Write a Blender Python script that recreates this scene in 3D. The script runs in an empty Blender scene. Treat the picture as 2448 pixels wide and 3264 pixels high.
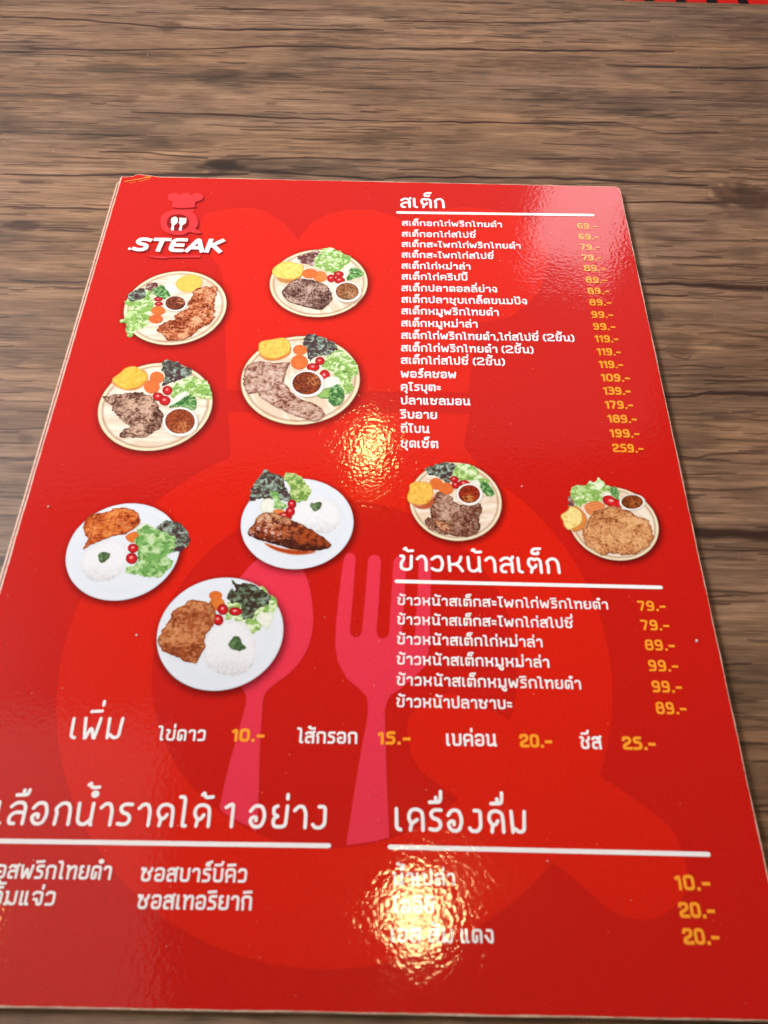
import bpy, math, random
import numpy as np
from mathutils import Vector, Matrix, Euler
from mathutils.geometry import delaunay_2d_cdt

random.seed(4)
S = bpy.context.scene
COL = S.collection
MM = 0.001

# ------------------------------------------------------------------ camera
cam_d = bpy.data.cameras.new("camera")
cam_d.sensor_fit = 'VERTICAL'; cam_d.sensor_height = 36.0; cam_d.sensor_width = 27.0
F_PX = 2559.34
cam_d.lens = F_PX / 3264 * 36.0
cam_d.clip_start = 0.01; cam_d.clip_end = 50
cam = bpy.data.objects.new("camera", cam_d); COL.objects.link(cam)
CR = Matrix.Rotation(math.radians(0.88583492), 3, 'Z') @ Matrix.Rotation(math.radians(-0.68686053), 3, 'Y') @ Matrix.Rotation(math.radians(31.49380357), 3, 'X')
CL = Vector((112.693, -295.053, 215.534))            # mm, menu's far left corner is the origin
cam.matrix_world = Matrix.Translation(CL * MM) @ CR.to_4x4()
S.camera = cam
cam_d.dof.use_dof = True
cam_d.dof.focus_distance = 0.350
cam_d.dof.aperture_fstop = 22.0

def U(px, py, z=0.0):
    """point of the photograph (2448 x 3264) -> millimetres on the level z (menu face = 0)"""
    d = CR @ Vector(((px - 1224) / F_PX, (1632 - py) / F_PX, -1.0))
    t = (z - CL.z) / d.z
    return (CL.x + d.x * t, CL.y + d.y * t)

def mirror_at(px, py, height, z=0.0):
    """where a lamp must hang (height mm over the menu) for its reflection to show at this point"""
    x, y = U(px, py, z)
    v = Vector((x, y, z)) - CL
    t = height / -v.z
    return Vector((x + v.x * t, y + v.y * t, height)) * MM

# ------------------------------------------------------------------ world, lamps
w = bpy.data.worlds.new("World"); S.world = w; w.use_nodes = True
w.node_tree.nodes["Background"].inputs[0].default_value = (1.0, 0.93, 0.88, 1)
w.node_tree.nodes["Background"].inputs[1].default_value = 0.10
S.view_settings.view_transform = 'Standard'; S.view_settings.look = 'None'
S.view_settings.exposure = 0.0; S.view_settings.gamma = 1.0

def area(name, loc, target, sx, sy, energy, col):
    l = bpy.data.lights.new(name, 'AREA'); l.shape = 'RECTANGLE'; l.size = sx; l.size_y = sy
    l.energy = energy; l.color = col
    o = bpy.data.objects.new(name, l); COL.objects.link(o); o.location = loc
    o.rotation_euler = (Vector(target) - Vector(loc)).to_track_quat('-Z', 'Y').to_euler()
    return o
def bulb(name, loc, r, energy, col):
    l = bpy.data.lights.new(name, 'POINT'); l.shadow_soft_size = r; l.energy = energy; l.color = col
    o = bpy.data.objects.new(name, l); COL.objects.link(o); o.location = loc
    return o
wl = area("window_light", (-0.78, 0.24, 0.86), (0.05, 0.03, 0), 0.48, 0.48, 2.05, (0.95, 0.97, 1.0)); wl.data.spread = math.radians(39)
area("doorway_light", mirror_at(1865, 650, 1300), (0.17, -0.05, 0), 0.25, 0.38, 1.15, (1.0, 0.90, 0.95))
area("far_window_light", (-0.2, 2.6, 2.05), (0.1, 0.3, 0.5), 3.2, 2.4, 6.5, (0.95, 0.97, 1.0))
area("ceiling_light", (-0.95, -0.2, 1.7), (0.0, -0.1, 0), 1.0, 1.2, 2.0, (1.0, 0.95, 0.88))
area("added_warm_fill", (1.5, 0.9, 0.9), (0.25, 0.05, 0), 0.8, 0.8, 6.5, (1.0, 0.50, 0.26))  # added fill, imitates warm bounce on the table's right side
WARM = (1.0, 0.60, 0.16)
bulb("bulb_light", mirror_at(1180, 1425, 1900), 0.044, 5.6, (1.0, 0.78, 0.26))
bulb("bulb_light", mirror_at(1335, 2900, 1700), 0.060, 7.2, (1.0, 0.80, 0.34))
bulb("bulb_light", mirror_at(-190, 2960, 1800), 0.050, 6.0, WARM)

# ------------------------------------------------------------------ small helpers
def srgb(r, g, b, k=1.0):
    f = lambda c: (c / 12.92 if c <= 0.04045 else ((c + 0.055) / 1.055) ** 2.4) * k
    return (f(r / 255), f(g / 255), f(b / 255))
def lin(a):
    a = np.clip(a / 255.0, 0, 1)
    return np.where(a <= 0.04045, a / 12.92, ((a + 0.055) / 1.055) ** 2.4)

def _h(ix, iy, seed):
    n = (ix.astype(np.int64) * 374761393 + iy.astype(np.int64) * 668265263 + seed * 1442695041) & 0xffffffff
    n = ((n ^ (n >> 13)) * 1274126177) & 0xffffffff
    return ((n ^ (n >> 16)) & 0xffffff) / float(0xffffff)
def vn(x, y, seed=0):
    xi = np.floor(x); yi = np.floor(y); fx = x - xi; fy = y - yi
    fx = fx * fx * (3 - 2 * fx); fy = fy * fy * (3 - 2 * fy)
    a = _h(xi, yi, seed); b = _h(xi + 1, yi, seed); c = _h(xi, yi + 1, seed); d = _h(xi + 1, yi + 1, seed)
    return (a * (1 - fx) + b * fx) * (1 - fy) + (c * (1 - fx) + d * fx) * fy
def fbm(x, y, seed=0, o=3, g=0.5):
    s = 0; a = 1; t = 0
    for i in range(o):
        s = s + a * vn(x * 2 ** i + 17.3 * i, y * 2 ** i - 9.1 * i, seed + i * 7); t += a; a *= g
    return s / t
def ridge(x, y, seed=0, o=2):
    s = 0; a = 1; t = 0
    for i in range(o):
        s = s + a * (1 - np.abs(2 * vn(x * 2 ** i + 5.7 * i, y * 2 ** i + 3.3 * i, seed + i * 5) - 1)); t += a; a *= 0.5
    return s / t
def sm(a, b, x):
    t = np.clip((x - a) / (b - a), 0, 1); return t * t * (3 - 2 * t)
def mixc(a, b, t):
    t = np.asarray(t)[:, None]; return np.asarray(a, float) * (1 - t) + np.asarray(b, float) * t

BASE = Vector((105.0, -148.5, 0.0))                   # menu's own origin (mm)
def new_obj(name, verts, faces, mat=None, parent=None, kind=None, label=None, base=(0, 0, 0), colors=None, smooth=False):
    me = bpy.data.meshes.new(name)
    v = (np.asarray(verts, dtype=np.float64) - np.asarray(base)) * MM
    me.from_pydata(v.tolist(), [], faces)
    if mat: me.materials.append(mat)
    if colors is not None:
        at = me.color_attributes.new("print", 'FLOAT_COLOR', 'POINT')
        c = np.ones((len(v), 4), np.float32); c[:, :colors.shape[1]] = colors
        at.data.foreach_set("color", c.ravel())
    if smooth: me.polygons.foreach_set("use_smooth", [True] * len(me.polygons))
    o = bpy.data.objects.new(name, me); COL.objects.link(o)
    if parent: o.parent = parent
    if kind: o["kind"] = kind
    if label: o["label"] = label
    return o
def empty(name, label, cat, loc):
    o = bpy.data.objects.new(name, None); COL.objects.link(o)
    o.location = Vector(loc) * MM; o.empty_display_size = 0.02
    o["label"] = label; o["category"] = cat
    return o

# ------------------------------------------------------------------ materials
def nt(name):
    m = bpy.data.materials.new(name); m.use_nodes = True
    t = m.node_tree; return m, t.nodes, t.links, t.nodes["Principled BSDF"]

def film_bump(N, L, P, strength=1.0):
    """the orange-peel of the laminate film, the same field on everything printed on the menu"""
    tc = N.new("ShaderNodeTexCoord")
    warp = N.new("ShaderNodeTexNoise"); warp.inputs["Scale"].default_value = 260; warp.inputs["Detail"].default_value = 1
    L.new(tc.outputs["Object"], warp.inputs["Vector"])
    mx = N.new("ShaderNodeVectorMath"); mx.operation = 'MULTIPLY_ADD'
    mx.inputs[1].default_value = (0.0022, 0.0022, 0.0)
    L.new(warp.outputs["Color"], mx.inputs[0]); L.new(tc.outputs["Object"], mx.inputs[2])
    n1 = N.new("ShaderNodeTexNoise"); n1.inputs["Scale"].default_value = 740; n1.inputs["Detail"].default_value = 1.6
    n1.inputs["Roughness"].default_value = 0.5
    n2 = N.new("ShaderNodeTexNoise"); n2.inputs["Scale"].default_value = 26; n2.inputs["Detail"].default_value = 1.0
    L.new(mx.outputs[0], n1.inputs["Vector"]); L.new(tc.outputs["Object"], n2.inputs["Vector"])
    b1 = N.new("ShaderNodeBump"); b1.inputs["Strength"].default_value = 1.0; b1.inputs["Distance"].default_value = 0.000037 * strength
    b2 = N.new("ShaderNodeBump"); b2.inputs["Strength"].default_value = 1.0; b2.inputs["Distance"].default_value = 0.00022
    L.new(n1.outputs["Fac"], b1.inputs["Height"]); L.new(n2.outputs["Fac"], b2.inputs["Height"])
    L.new(b2.outputs[0], b1.inputs["Normal"]); L.new(b1.outputs[0], P.inputs["Normal"])
    return tc

def print_mat(name, rgb=None, alpha=False, grain=0.10, rough=0.04):
    m, N, L, P = nt(name)
    tc = film_bump(N, L, P)
    n = N.new("ShaderNodeTexNoise"); n.inputs["Scale"].default_value = 2300; n.inputs["Detail"].default_value = 1
    L.new(tc.outputs["Object"], n.inputs["Vector"])
    mr = N.new("ShaderNodeMapRange"); mr.inputs[1].default_value = 0.25; mr.inputs[2].default_value = 0.75
    mr.inputs[3].default_value = 1 - grain; mr.inputs[4].default_value = 1 + grain
    L.new(n.outputs["Fac"], mr.inputs[0])
    mu = N.new("ShaderNodeVectorMath"); mu.operation = 'MULTIPLY'
    L.new(mr.outputs[0], mu.inputs[1])
    if rgb is None:
        a = N.new("ShaderNodeAttribute"); a.attribute_name = "print"
        L.new(a.outputs["Color"], mu.inputs[0])
        if alpha: L.new(a.outputs["Alpha"], P.inputs["Alpha"])
    else:
        mu.inputs[0].default_value = rgb
    L.new(mu.outputs[0], P.inputs["Base Color"])
    sm_ = N.new("ShaderNodeTexNoise"); sm_.inputs["Scale"].default_value = 22; sm_.inputs["Detail"].default_value = 4; sm_.inputs["Roughness"].default_value = .6
    L.new(tc.outputs["Object"], sm_.inputs["Vector"])
    rm = N.new("ShaderNodeMapRange"); rm.inputs[1].default_value = 0.40; rm.inputs[2].default_value = 0.66; rm.inputs[3].default_value = rough; rm.inputs[4].default_value = rough * 2.2
    L.new(sm_.outputs["Fac"], rm.inputs[0]); L.new(rm.outputs[0], P.inputs["Roughness"])
    P.inputs["IOR"].default_value = 1.47
    P.inputs["Coat Weight"].default_value = 0.08; P.inputs["Coat Roughness"].default_value = 0.35
    return m

M_BG = print_mat("printed_crimson", srgb(193, 22, 11))
M_RING = print_mat("printed_orange_red", srgb(210, 28, 8))
M_PINK = print_mat("printed_pink", srgb(224, 52, 74))
M_WHITE = print_mat("printed_white", (0.90, 0.86, 0.86), grain=0.03)
M_YEL = print_mat("printed_amber", srgb(250, 160, 42), grain=0.05)
M_LOGO = print_mat("printed_logo_red", srgb(228, 50, 54))
M_PAINT = print_mat("printed_photo", None, grain=0.04)
M_SHADOW = print_mat("printed_soft_shade", None, alpha=True)
M_GOLD = print_mat("scuffed_gold", srgb(240, 170, 70))

m, N, L, P = nt("white_paper_edge"); M_EDGE = m
n = N.new("ShaderNodeTexNoise"); n.inputs["Scale"].default_value = 900; n.inputs["Detail"].default_value = 3
cr = N.new("ShaderNodeValToRGB"); cr.color_ramp.elements[0].color = (0.44, 0.20, 0.14, 1); cr.color_ramp.elements[1].color = (0.62, 0.42, 0.32, 1)
cr.color_ramp.elements[0].position = 0.28; cr.color_ramp.elements[1].position = 0.48
tc = N.new("ShaderNodeTexCoord"); L.new(tc.outputs["Object"], n.inputs["Vector"]); L.new(n.outputs["Fac"], cr.inputs[0]); L.new(cr.outputs[0], P.inputs["Base Color"])
P.inputs["Roughness"].default_value = 0.5
m, N, L, P = nt("fold_shadow_red"); M_FOLD_SHADOW = m
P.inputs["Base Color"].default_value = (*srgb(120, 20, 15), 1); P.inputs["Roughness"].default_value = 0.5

def wood_mat():
    m, N, L, P = nt("weathered_wood_laminate")
    a = N.new("ShaderNodeAttribute"); a.attribute_name = "print"
    tc = N.new("ShaderNodeTexCoord")
    def noise(sx, sy, detail, rough=0.6, dist=0.0):
        mp = N.new("ShaderNodeMapping"); mp.inputs["Scale"].default_value = (sx, sy, 1)
        mp.inputs["Rotation"].default_value = (0, 0, math.radians(0.6))
        nn = N.new("ShaderNodeTexNoise"); nn.inputs["Scale"].default_value = 1.0; nn.inputs["Detail"].default_value = detail
        nn.inputs["Roughness"].default_value = rough; nn.inputs["Distortion"].default_value = dist
        L.new(tc.outputs["Object"], mp.inputs[0]); L.new(mp.outputs[0], nn.inputs["Vector"])
        return nn
    fine = noise(45, 760, 5, 0.72)
    mid = noise(9, 120, 5, 0.7, 0.4)
    pore = noise(24, 760, 3, 0.65)
    cr = N.new("ShaderNodeValToRGB")
    e = cr.color_ramp.elements
    e[0].position = 0.30; e[0].color = (*srgb(78, 55, 41), 1)
    e[1].position = 0.70; e[1].color = (*srgb(174, 137, 106), 1)
    x = e.new(0.5); x.color = (*srgb(130, 97, 73), 1)
    mixn = N.new("ShaderNodeMath"); mixn.operation = 'MULTIPLY_ADD'; mixn.inputs[1].default_value = 0.5
    h2 = N.new("ShaderNodeMath"); h2.operation = 'MULTIPLY'; h2.inputs[1].default_value = 0.5
    L.new(fine.outputs["Fac"], mixn.inputs[0]); L.new(mid.outputs["Fac"], h2.inputs[0]); L.new(h2.outputs[0], mixn.inputs[2])
    L.new(mixn.outputs[0], cr.inputs[0])
    pr = N.new("ShaderNodeMapRange"); pr.inputs[1].default_value = 0.35; pr.inputs[2].default_value = 0.41
    pr.inputs[3].default_value = 0.55; pr.inputs[4].default_value = 1.0
    L.new(pore.outputs["Fac"], pr.inputs[0])
    prev = pr.outputs[0]
    for sx, sy, wd, lo in ((6, 130, .026, .45), (14, 260, .036, .52), (26, 460, .05, .60)):
        ln = noise(sx, sy, 2, .5, .4)
        sb = N.new("ShaderNodeMath"); sb.operation = 'SUBTRACT'; sb.inputs[1].default_value = .5; L.new(ln.outputs["Fac"], sb.inputs[0])
        ab = N.new("ShaderNodeMath"); ab.operation = 'ABSOLUTE'; L.new(sb.outputs[0], ab.inputs[0])
        mk = noise(sx * .8, sy * .12, 2, .6)
        mm = N.new("ShaderNodeMapRange"); mm.inputs[1].default_value = .45; mm.inputs[2].default_value = .60; mm.inputs[3].default_value = 1.0; mm.inputs[4].default_value = lo
        L.new(mk.outputs["Fac"], mm.inputs[0])
        q = N.new("ShaderNodeMapRange"); q.inputs[1].default_value = 0.0; q.inputs[2].default_value = wd; q.inputs[4].default_value = 1.0
        L.new(mm.outputs[0], q.inputs[3]); L.new(ab.outputs[0], q.inputs[0])
        pm = N.new("ShaderNodeMath"); pm.operation = 'MULTIPLY'; L.new(prev, pm.inputs[0]); L.new(q.outputs[0], pm.inputs[1]); prev = pm.outputs[0]
    m1 = N.new("ShaderNodeVectorMath"); m1.operation = 'MULTIPLY'; L.new(cr.outputs[0], m1.inputs[0]); L.new(prev, m1.inputs[1])
    m2 = N.new("ShaderNodeVectorMath"); m2.operation = 'MULTIPLY'; L.new(m1.outputs[0], m2.inputs[0]); L.new(a.outputs["Color"], m2.inputs[1])
    L.new(m2.outputs[0], P.inputs["Base Color"])
    P.inputs["Roughness"].default_value = 0.48
    P.inputs["Specular IOR Level"].default_value = 0.4
    b = N.new("ShaderNodeBump"); b.inputs["Strength"].default_value = 0.5; b.inputs["Distance"].default_value = 0.00012
    L.new(fine.outputs["Fac"], b.inputs["Height"]); L.new(b.outputs[0], P.inputs["Normal"])
    return m
M_WOOD = wood_mat()

# ------------------------------------------------------------------ the table
TZ = -2.9                                             # table surface, mm under the menu's face
CRACKS = []                                           # (points, width mm, darkness)
def crk(x0, y0, k, pts, wd, dk):
    CRACKS.append(([U(x0 + x / k, y0 + y / k, TZ) for x, y in pts], wd, dk))
A = (0, 0, 1.3554)
crk(*A, [(0,72),(200,78),(400,90),(700,118),(1000,128),(1300,126),(1659,132)], .8, .55)
crk(*A, [(0,148),(120,152),(220,160)], .5, .4)
crk(*A, [(130,210),(420,218),(850,212),(1150,200),(1400,203),(1659,212)], .7, .6)
crk(*A, [(840,38),(1100,38),(1320,48)], .6, .5)
crk(*A, [(570,485),(900,495),(1200,508),(1659,525)], .6, .6)
crk(*A, [(430,655),(640,660),(800,678),(900,686)], .4, .5)
crk(*A, [(1000,690),(1300,682),(1659,692)], .5, .45)
crk(*A, [(0,755),(250,760),(420,757),(1080,752)], .8, .6)
crk(*A, [(1080,740),(1250,748),(1659,775)], .7, .6)
crk(*A, [(0,895),(200,898),(470,905)], .6, .5)
crk(*A, [(100,980),(300,985),(440,992)], .6, .65)
crk(*A, [(0,1085),(200,1083),(440,1085)], .5, .4)
crk(*A, [(880,540),(1100,548),(1300,550)], .3, .35)
crk(*A, [(1450,1040),(1659,1040)], .3, .3)
B = (1224, 0, 1.3554)
crk(*B, [(0,90),(400,97),(620,100),(830,92),(1150,90)], .7, .55)
crk(*B, [(-20,210),(350,213),(700,218),(1100,220),(1250,222)], 1.2, .6)
crk(*B, [(960,280),(1200,290),(1420,295),(1659,293)], 1.2, .55)
crk(*B, [(0,525),(300,527),(650,533),(1000,530),(1050,540)], .7, .6)
crk(*B, [(950,420),(1200,425),(1500,435),(1659,440)], .35, .35)
crk(*B, [(0,768),(400,765),(700,768),(1000,780),(1250,798),(1400,800)], .9, .6)
crk(*B, [(1050,545),(1200,575),(1450,570)], .4, .4)
C = (1900, 500, 2.7646)
crk(*C, [(200,235),(600,240),(860,248),(980,250)], .7, .6)
crk(*C, [(240,395),(600,395),(860,400),(1150,408)], .6, .65)
crk(*C, [(290,565),(700,570),(960,560)], .5, .6)
crk(*C, [(600,730),(1000,740),(1350,745)], .5, .55)
crk(*C, [(380,880),(700,890),(1000,905)], .4, .45)
crk(*C, [(400,1120),(700,1118),(1000,1135),(1300,1150),(1515,1155),(1900,1165)], 2.0, .85)
crk(*C, [(420,1215),(600,1222),(820,1222)], 1.1, .7)
crk(*C, [(800,1218),(1150,1230),(1480,1240)], .5, .55)
crk(*C, [(900,1550),(1300,1560),(1515,1590),(1700,1600)], .6, .5)
crk(*C, [(610,1690),(680,1765),(800,1780),(850,1740)], .7, .6)
crk(*C, [(600,2115),(880,2110),(1000,2070),(1250,2080),(1700,2085)], .6, .6)
crk(*C, [(800,1920),(1100,1925),(1515,1960)], .35, .4)
D = (1950, 1250, 2.765)
crk(*D, [(460,40),(660,40),(800,15),(1000,15),(1377,25),(1700,25)], .7, .6)
crk(*D, [(580,570),(750,575),(850,545),(1377,535)], .5, .6)
crk(*D, [(900,210),(1100,220),(1300,215)], .3, .4)
crk(*D, [(690,1235),(1000,1240),(1377,1265),(1900,1290)], 4.6, .62)
crk(*D, [(740,1380),(1000,1388),(1377,1400),(1700,1405)], .6, .6)
crk(*D, [(830,1740),(1100,1750),(1377,1780)], .6, .55)
crk(*D, [(860,1840),(1100,1850),(1377,1850)], .6, .5)
crk(*D, [(650,860),(1000,860),(1377,850)], .4, .5)
G = (0, 1200, 3.16)
crk(*G, [(-200,815),(0,820),(200,825),(420,815)], .7, .6)
crk(*G, [(-200,1220),(0,1222),(280,1225)], .6, .5)
crk(*G, [(-200,1850),(0,1850),(80,1850)], 3.0, .5)
crk(*G, [(0,1400),(120,1405),(220,1400)], .5, .4)
BLOBS = []                                            # (x, y, rx, ry, darkness)
def blob(x0, y0, k, x, y, rx, ry, dk):
    a = U(x0 + x / k, y0 + y / k, TZ); b = U(x0 + (x + rx) / k, y0 + y / k, TZ); c = U(x0 + x / k, y0 + (y - ry) / k, TZ)
    BLOBS.append((a[0], a[1], abs(b[0] - a[0]), abs(c[1] - a[1]), dk))
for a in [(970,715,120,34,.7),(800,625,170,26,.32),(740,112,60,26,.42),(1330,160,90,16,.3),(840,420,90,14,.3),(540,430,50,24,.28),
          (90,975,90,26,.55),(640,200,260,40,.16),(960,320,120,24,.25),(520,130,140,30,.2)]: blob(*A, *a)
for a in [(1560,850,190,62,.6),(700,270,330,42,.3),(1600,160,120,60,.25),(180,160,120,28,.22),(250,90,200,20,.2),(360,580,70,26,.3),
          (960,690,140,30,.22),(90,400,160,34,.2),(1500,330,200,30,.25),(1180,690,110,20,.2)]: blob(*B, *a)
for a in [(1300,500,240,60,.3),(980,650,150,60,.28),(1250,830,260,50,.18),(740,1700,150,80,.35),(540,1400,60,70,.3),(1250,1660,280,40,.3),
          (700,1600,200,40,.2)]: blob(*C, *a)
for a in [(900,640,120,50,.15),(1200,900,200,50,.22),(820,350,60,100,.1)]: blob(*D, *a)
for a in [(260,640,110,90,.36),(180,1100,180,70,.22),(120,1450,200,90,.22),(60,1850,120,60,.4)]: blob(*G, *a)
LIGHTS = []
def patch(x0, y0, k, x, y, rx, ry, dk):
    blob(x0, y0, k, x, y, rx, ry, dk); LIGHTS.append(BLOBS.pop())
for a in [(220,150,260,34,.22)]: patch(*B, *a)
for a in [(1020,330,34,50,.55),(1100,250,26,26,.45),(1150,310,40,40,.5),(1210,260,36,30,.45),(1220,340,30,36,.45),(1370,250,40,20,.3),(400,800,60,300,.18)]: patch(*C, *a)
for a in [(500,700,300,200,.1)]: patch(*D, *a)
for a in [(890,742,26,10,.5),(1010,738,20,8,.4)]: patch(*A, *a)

def wd_main(pts): return math.dist(pts[0], pts[-1]) > 40
def build_table():
    dense = lambda a, b, s: np.arange(a, b, s)
    xs = np.concatenate([dense(-760, -170, 20), dense(-170, 380, 1.1), dense(380, 901, 20)])
    far = []
    ys = np.concatenate([dense(-620, -330, 12), dense(-330, 165, 0.30)])
    # far edge of the table runs nearly parallel to the picture: y = y0 + k x
    (xa, ya), (xb, yb) = U(1960, 1, TZ), U(2448, 14, TZ)
    k = (yb - ya) / (xb - xa)
    edge = lambda x: ya + k * (x - xa)
    X, Y = np.meshgrid(xs, ys)
    yo = Y.copy()
    Y = np.where(Y > 120, 120 + (Y - 120) * ((edge(X) - 120) / (ys[-1] - 120)), Y)
    x = X.ravel(); y = Y.ravel()
    tone = 0.92 + 0.62 * (fbm(x / 70, y / 16, 3, 3) - 0.5) + 0.24 * (fbm(x / 34, y / 4.0, 9, 4, .65) - 0.5)
    tone *= 1 - 0.36 * sm(0.52, 0.76, fbm(x / 36, y / 12, 21, 4, .6))
    tone *= 1 - 0.15 * sm(0.60, 0.72, fbm(x / 20, y / 1.4, 25, 3, .6))
    ln = ridge(x / 45 + .6 * fbm(x / 60, y / 20, 5, 2), y / 1.7 + 1.2 * fbm(x / 40, y / 25, 61, 2), 71, 2)
    tone *= 1 - 0.24 * sm(.80, .93, ln) * sm(.35, .6, fbm(x / 25, y / 9, 66, 2))
    hue = fbm(x / 90, y / 16, 31, 2)
    wob = (fbm(x / 9, y / 30, 51, 2) - 0.5)
    dark = np.zeros_like(x)
    rng = random.Random(11)
    cr = list(CRACKS)
    for i in range(1500):                               # short dark pores of the print
        cx = rng.uniform(-150, 370); cy = rng.uniform(-330, 160); ln = 6 + 34 * rng.random() ** 2
        sl = rng.uniform(-.03, .03)
        cr.append(([(cx, cy), (cx + ln * .5, cy + sl * ln), (cx + ln, cy + rng.uniform(-.3, .3))], rng.choice((.15, .25, .35, .6)), rng.uniform(.35, .66)))
    for pts, wd, dk in cr:
        x0 = min(p[0] for p in pts) - 3; x1 = max(p[0] for p in pts) + 3
        i0, i1 = np.searchsorted(xs, (x0, x1))
        if i1 <= i0: continue
        px = [p[0] for p in pts]; py = [p[1] for p in pts]
        order = np.argsort(px); px = np.array(px)[order]; py = np.array(py)[order]
        xx = xs[i0:i1]; yc = np.interp(xx, px, py) + (vn(xx / 7, xx * 0, int(abs(py[0]) * 7) % 97) - .5) * 0.9
        ends = np.clip(np.minimum(xx - px[0], px[-1] - xx) / max(2.0, 0.12 * (px[-1] - px[0])), 0, 1)
        wv = (wd + (.25 if wd_main(pts) else 0)) * (0.55 + 0.9 * vn(xx / 11, xx * 0 + 3, 5)) * (0.35 + 0.65 * ends)
        j0, j1 = np.searchsorted(ys, (min(py) - wd * 2 - 3, max(py) + wd * 2 + 3))
        if max(py) > 100: j0, j1 = np.searchsorted(ys, min(py) - 30), len(ys)
        sub = Y[j0:j1, i0:i1]
        dist = np.abs(sub - yc[None, :])
        v = min(.97, dk * (1.85 if wd_main(pts) else 1.3)) * np.clip(1.5 - dist / (wv[None, :] * 0.5 + 0.22), 0, 1) * (ends[None, :] > 0)
        D2 = dark.reshape(X.shape)
        D2[j0:j1, i0:i1] = np.maximum(D2[j0:j1, i0:i1], v)
    nb = fbm(x / 6, y / 2.2, 77, 3)
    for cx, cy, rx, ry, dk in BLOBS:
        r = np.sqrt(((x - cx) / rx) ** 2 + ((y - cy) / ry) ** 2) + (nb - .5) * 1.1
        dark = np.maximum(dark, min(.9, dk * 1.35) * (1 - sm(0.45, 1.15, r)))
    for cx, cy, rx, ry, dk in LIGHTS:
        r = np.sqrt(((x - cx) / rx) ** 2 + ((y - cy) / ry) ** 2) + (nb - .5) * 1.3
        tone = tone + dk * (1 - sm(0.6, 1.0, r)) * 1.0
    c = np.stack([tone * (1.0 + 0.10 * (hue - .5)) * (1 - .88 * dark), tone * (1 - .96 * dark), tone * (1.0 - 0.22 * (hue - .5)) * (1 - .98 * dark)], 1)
    ny, nx = X.shape
    idx = np.arange(ny * nx).reshape(ny, nx)
    q = np.stack([idx[:-1, :-1], idx[:-1, 1:], idx[1:, 1:], idx[1:, :-1]], -1).reshape(-1, 4)
    qx = (X[:-1, :-1].ravel() + X[1:, 1:].ravel()) / 2; qy = (Y[:-1, :-1].ravel() + Y[1:, 1:].ravel()) / 2
    keep = ~((qx > 6) & (qx < 204) & (qy > -290) & (qy < -7))   # thin out what lies under the menu
    hid = q[~keep]; q = q[keep]
    verts = np.stack([x, y, np.full_like(x, TZ)], 1)
    # a plain patch closes the part hidden by the menu, then the slab's sides and underside
    n0 = len(verts)
    zc = TZ - 0.05
    ext = [(4, -292, zc), (206, -292, zc), (206, -5, zc), (4, -5, zc)]
    X0, X1, Y0 = xs[0], xs[-1], ys[0]
    Ya, Yb = edge(X0), edge(X1)
    ZB = TZ - 25
    ext += [(X0, Y0, TZ), (X1, Y0, TZ), (X1, Yb, TZ), (X0, Ya, TZ), (X0, Y0, ZB), (X1, Y0, ZB), (X1, Yb, ZB), (X0, Ya, ZB)]
    verts = np.vstack([verts, np.array(ext)])
    c = np.vstack([c, np.full((len(ext), 3), 0.7)])
    # drop unused vertices
    b = n0 + 4
    sides = [(b, b + 1, b + 5, b + 4), (b + 1, b + 2, b + 6, b + 5), (b + 2, b + 3, b + 7, b + 6), (b + 3, b, b + 4, b + 7), (b + 4, b + 5, b + 6, b + 7)]
    allq = np.vstack([q, np.array([(n0, n0 + 1, n0 + 2, n0 + 3)] + sides)])
    used = np.unique(allq); remap = np.zeros(len(verts), np.int64); remap[used] = np.arange(len(used))
    allq = remap[allq]; verts = verts[used]; c = c[used]
    base = np.array((70.0, -220.0, 0.0))
    me = bpy.data.meshes.new("table_top")
    v = ((verts - base) * MM).astype(np.float32)
    me.vertices.add(len(v)); me.vertices.foreach_set("co", v.ravel())
    me.loops.add(allq.size); me.loops.foreach_set("vertex_index", allq.astype(np.int32).ravel())
    me.polygons.add(len(allq)); me.polygons.foreach_set("loop_start", (np.arange(len(allq)) * 4).astype(np.int32))
    me.update(calc_edges=True)
    at = me.color_attributes.new("print", 'FLOAT_COLOR', 'POINT')
    cc = np.ones((len(v), 4), np.float32); cc[:, :3] = c; at.data.foreach_set("color", cc.ravel())
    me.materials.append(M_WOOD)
    root = empty("table", "brown weathered wood-look table top under the red menu card", "table", (base[0], base[1], -725))
    o = bpy.data.objects.new("table_top", me); COL.objects.link(o); o.parent = root
    o.location = (0, 0, 0.725)
    # four square legs down to the floor
    for lx, ly in ((X0 + 60, Y0 + 60), (X1 - 60, Y0 + 60), (X1 - 60, Yb - 60), (X0 + 60, Ya - 60)):
        r = 25
        vs = [(lx + sx * r, ly + sy * r, z) for z in (ZB, -725) for sx, sy in ((-1, -1), (1, -1), (1, 1), (-1, 1))]
        fs = [(0, 1, 5, 4), (1, 2, 6, 5), (2, 3, 7, 6), (3, 0, 4, 7), (4, 5, 6, 7), (0, 1, 2, 3)]
        new_obj("leg", vs, fs, M_DARK, root, base=(base[0], base[1], -725))
    return edge
m, N, L, P = nt("dark_metal"); M_DARK = m
P.inputs["Base Color"].default_value = (0.006, 0.006, 0.007, 1); P.inputs["Roughness"].default_value = 0.6; P.inputs["Specular IOR Level"].default_value = 0.1
m, N, L, P = nt("red_plastic"); M_REDP = m
P.inputs["Base Color"].default_value = (*srgb(214, 22, 8), 1); P.inputs["Roughness"].default_value = 0.5; P.inputs["Specular IOR Level"].default_value = 0.15
m, N, L, P = nt("grey_floor_tile"); M_FLOOR = m
tc = N.new("ShaderNodeTexCoord"); n = N.new("ShaderNodeTexNoise"); n.inputs["Scale"].default_value = 14; n.inputs["Detail"].default_value = 5
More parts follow.
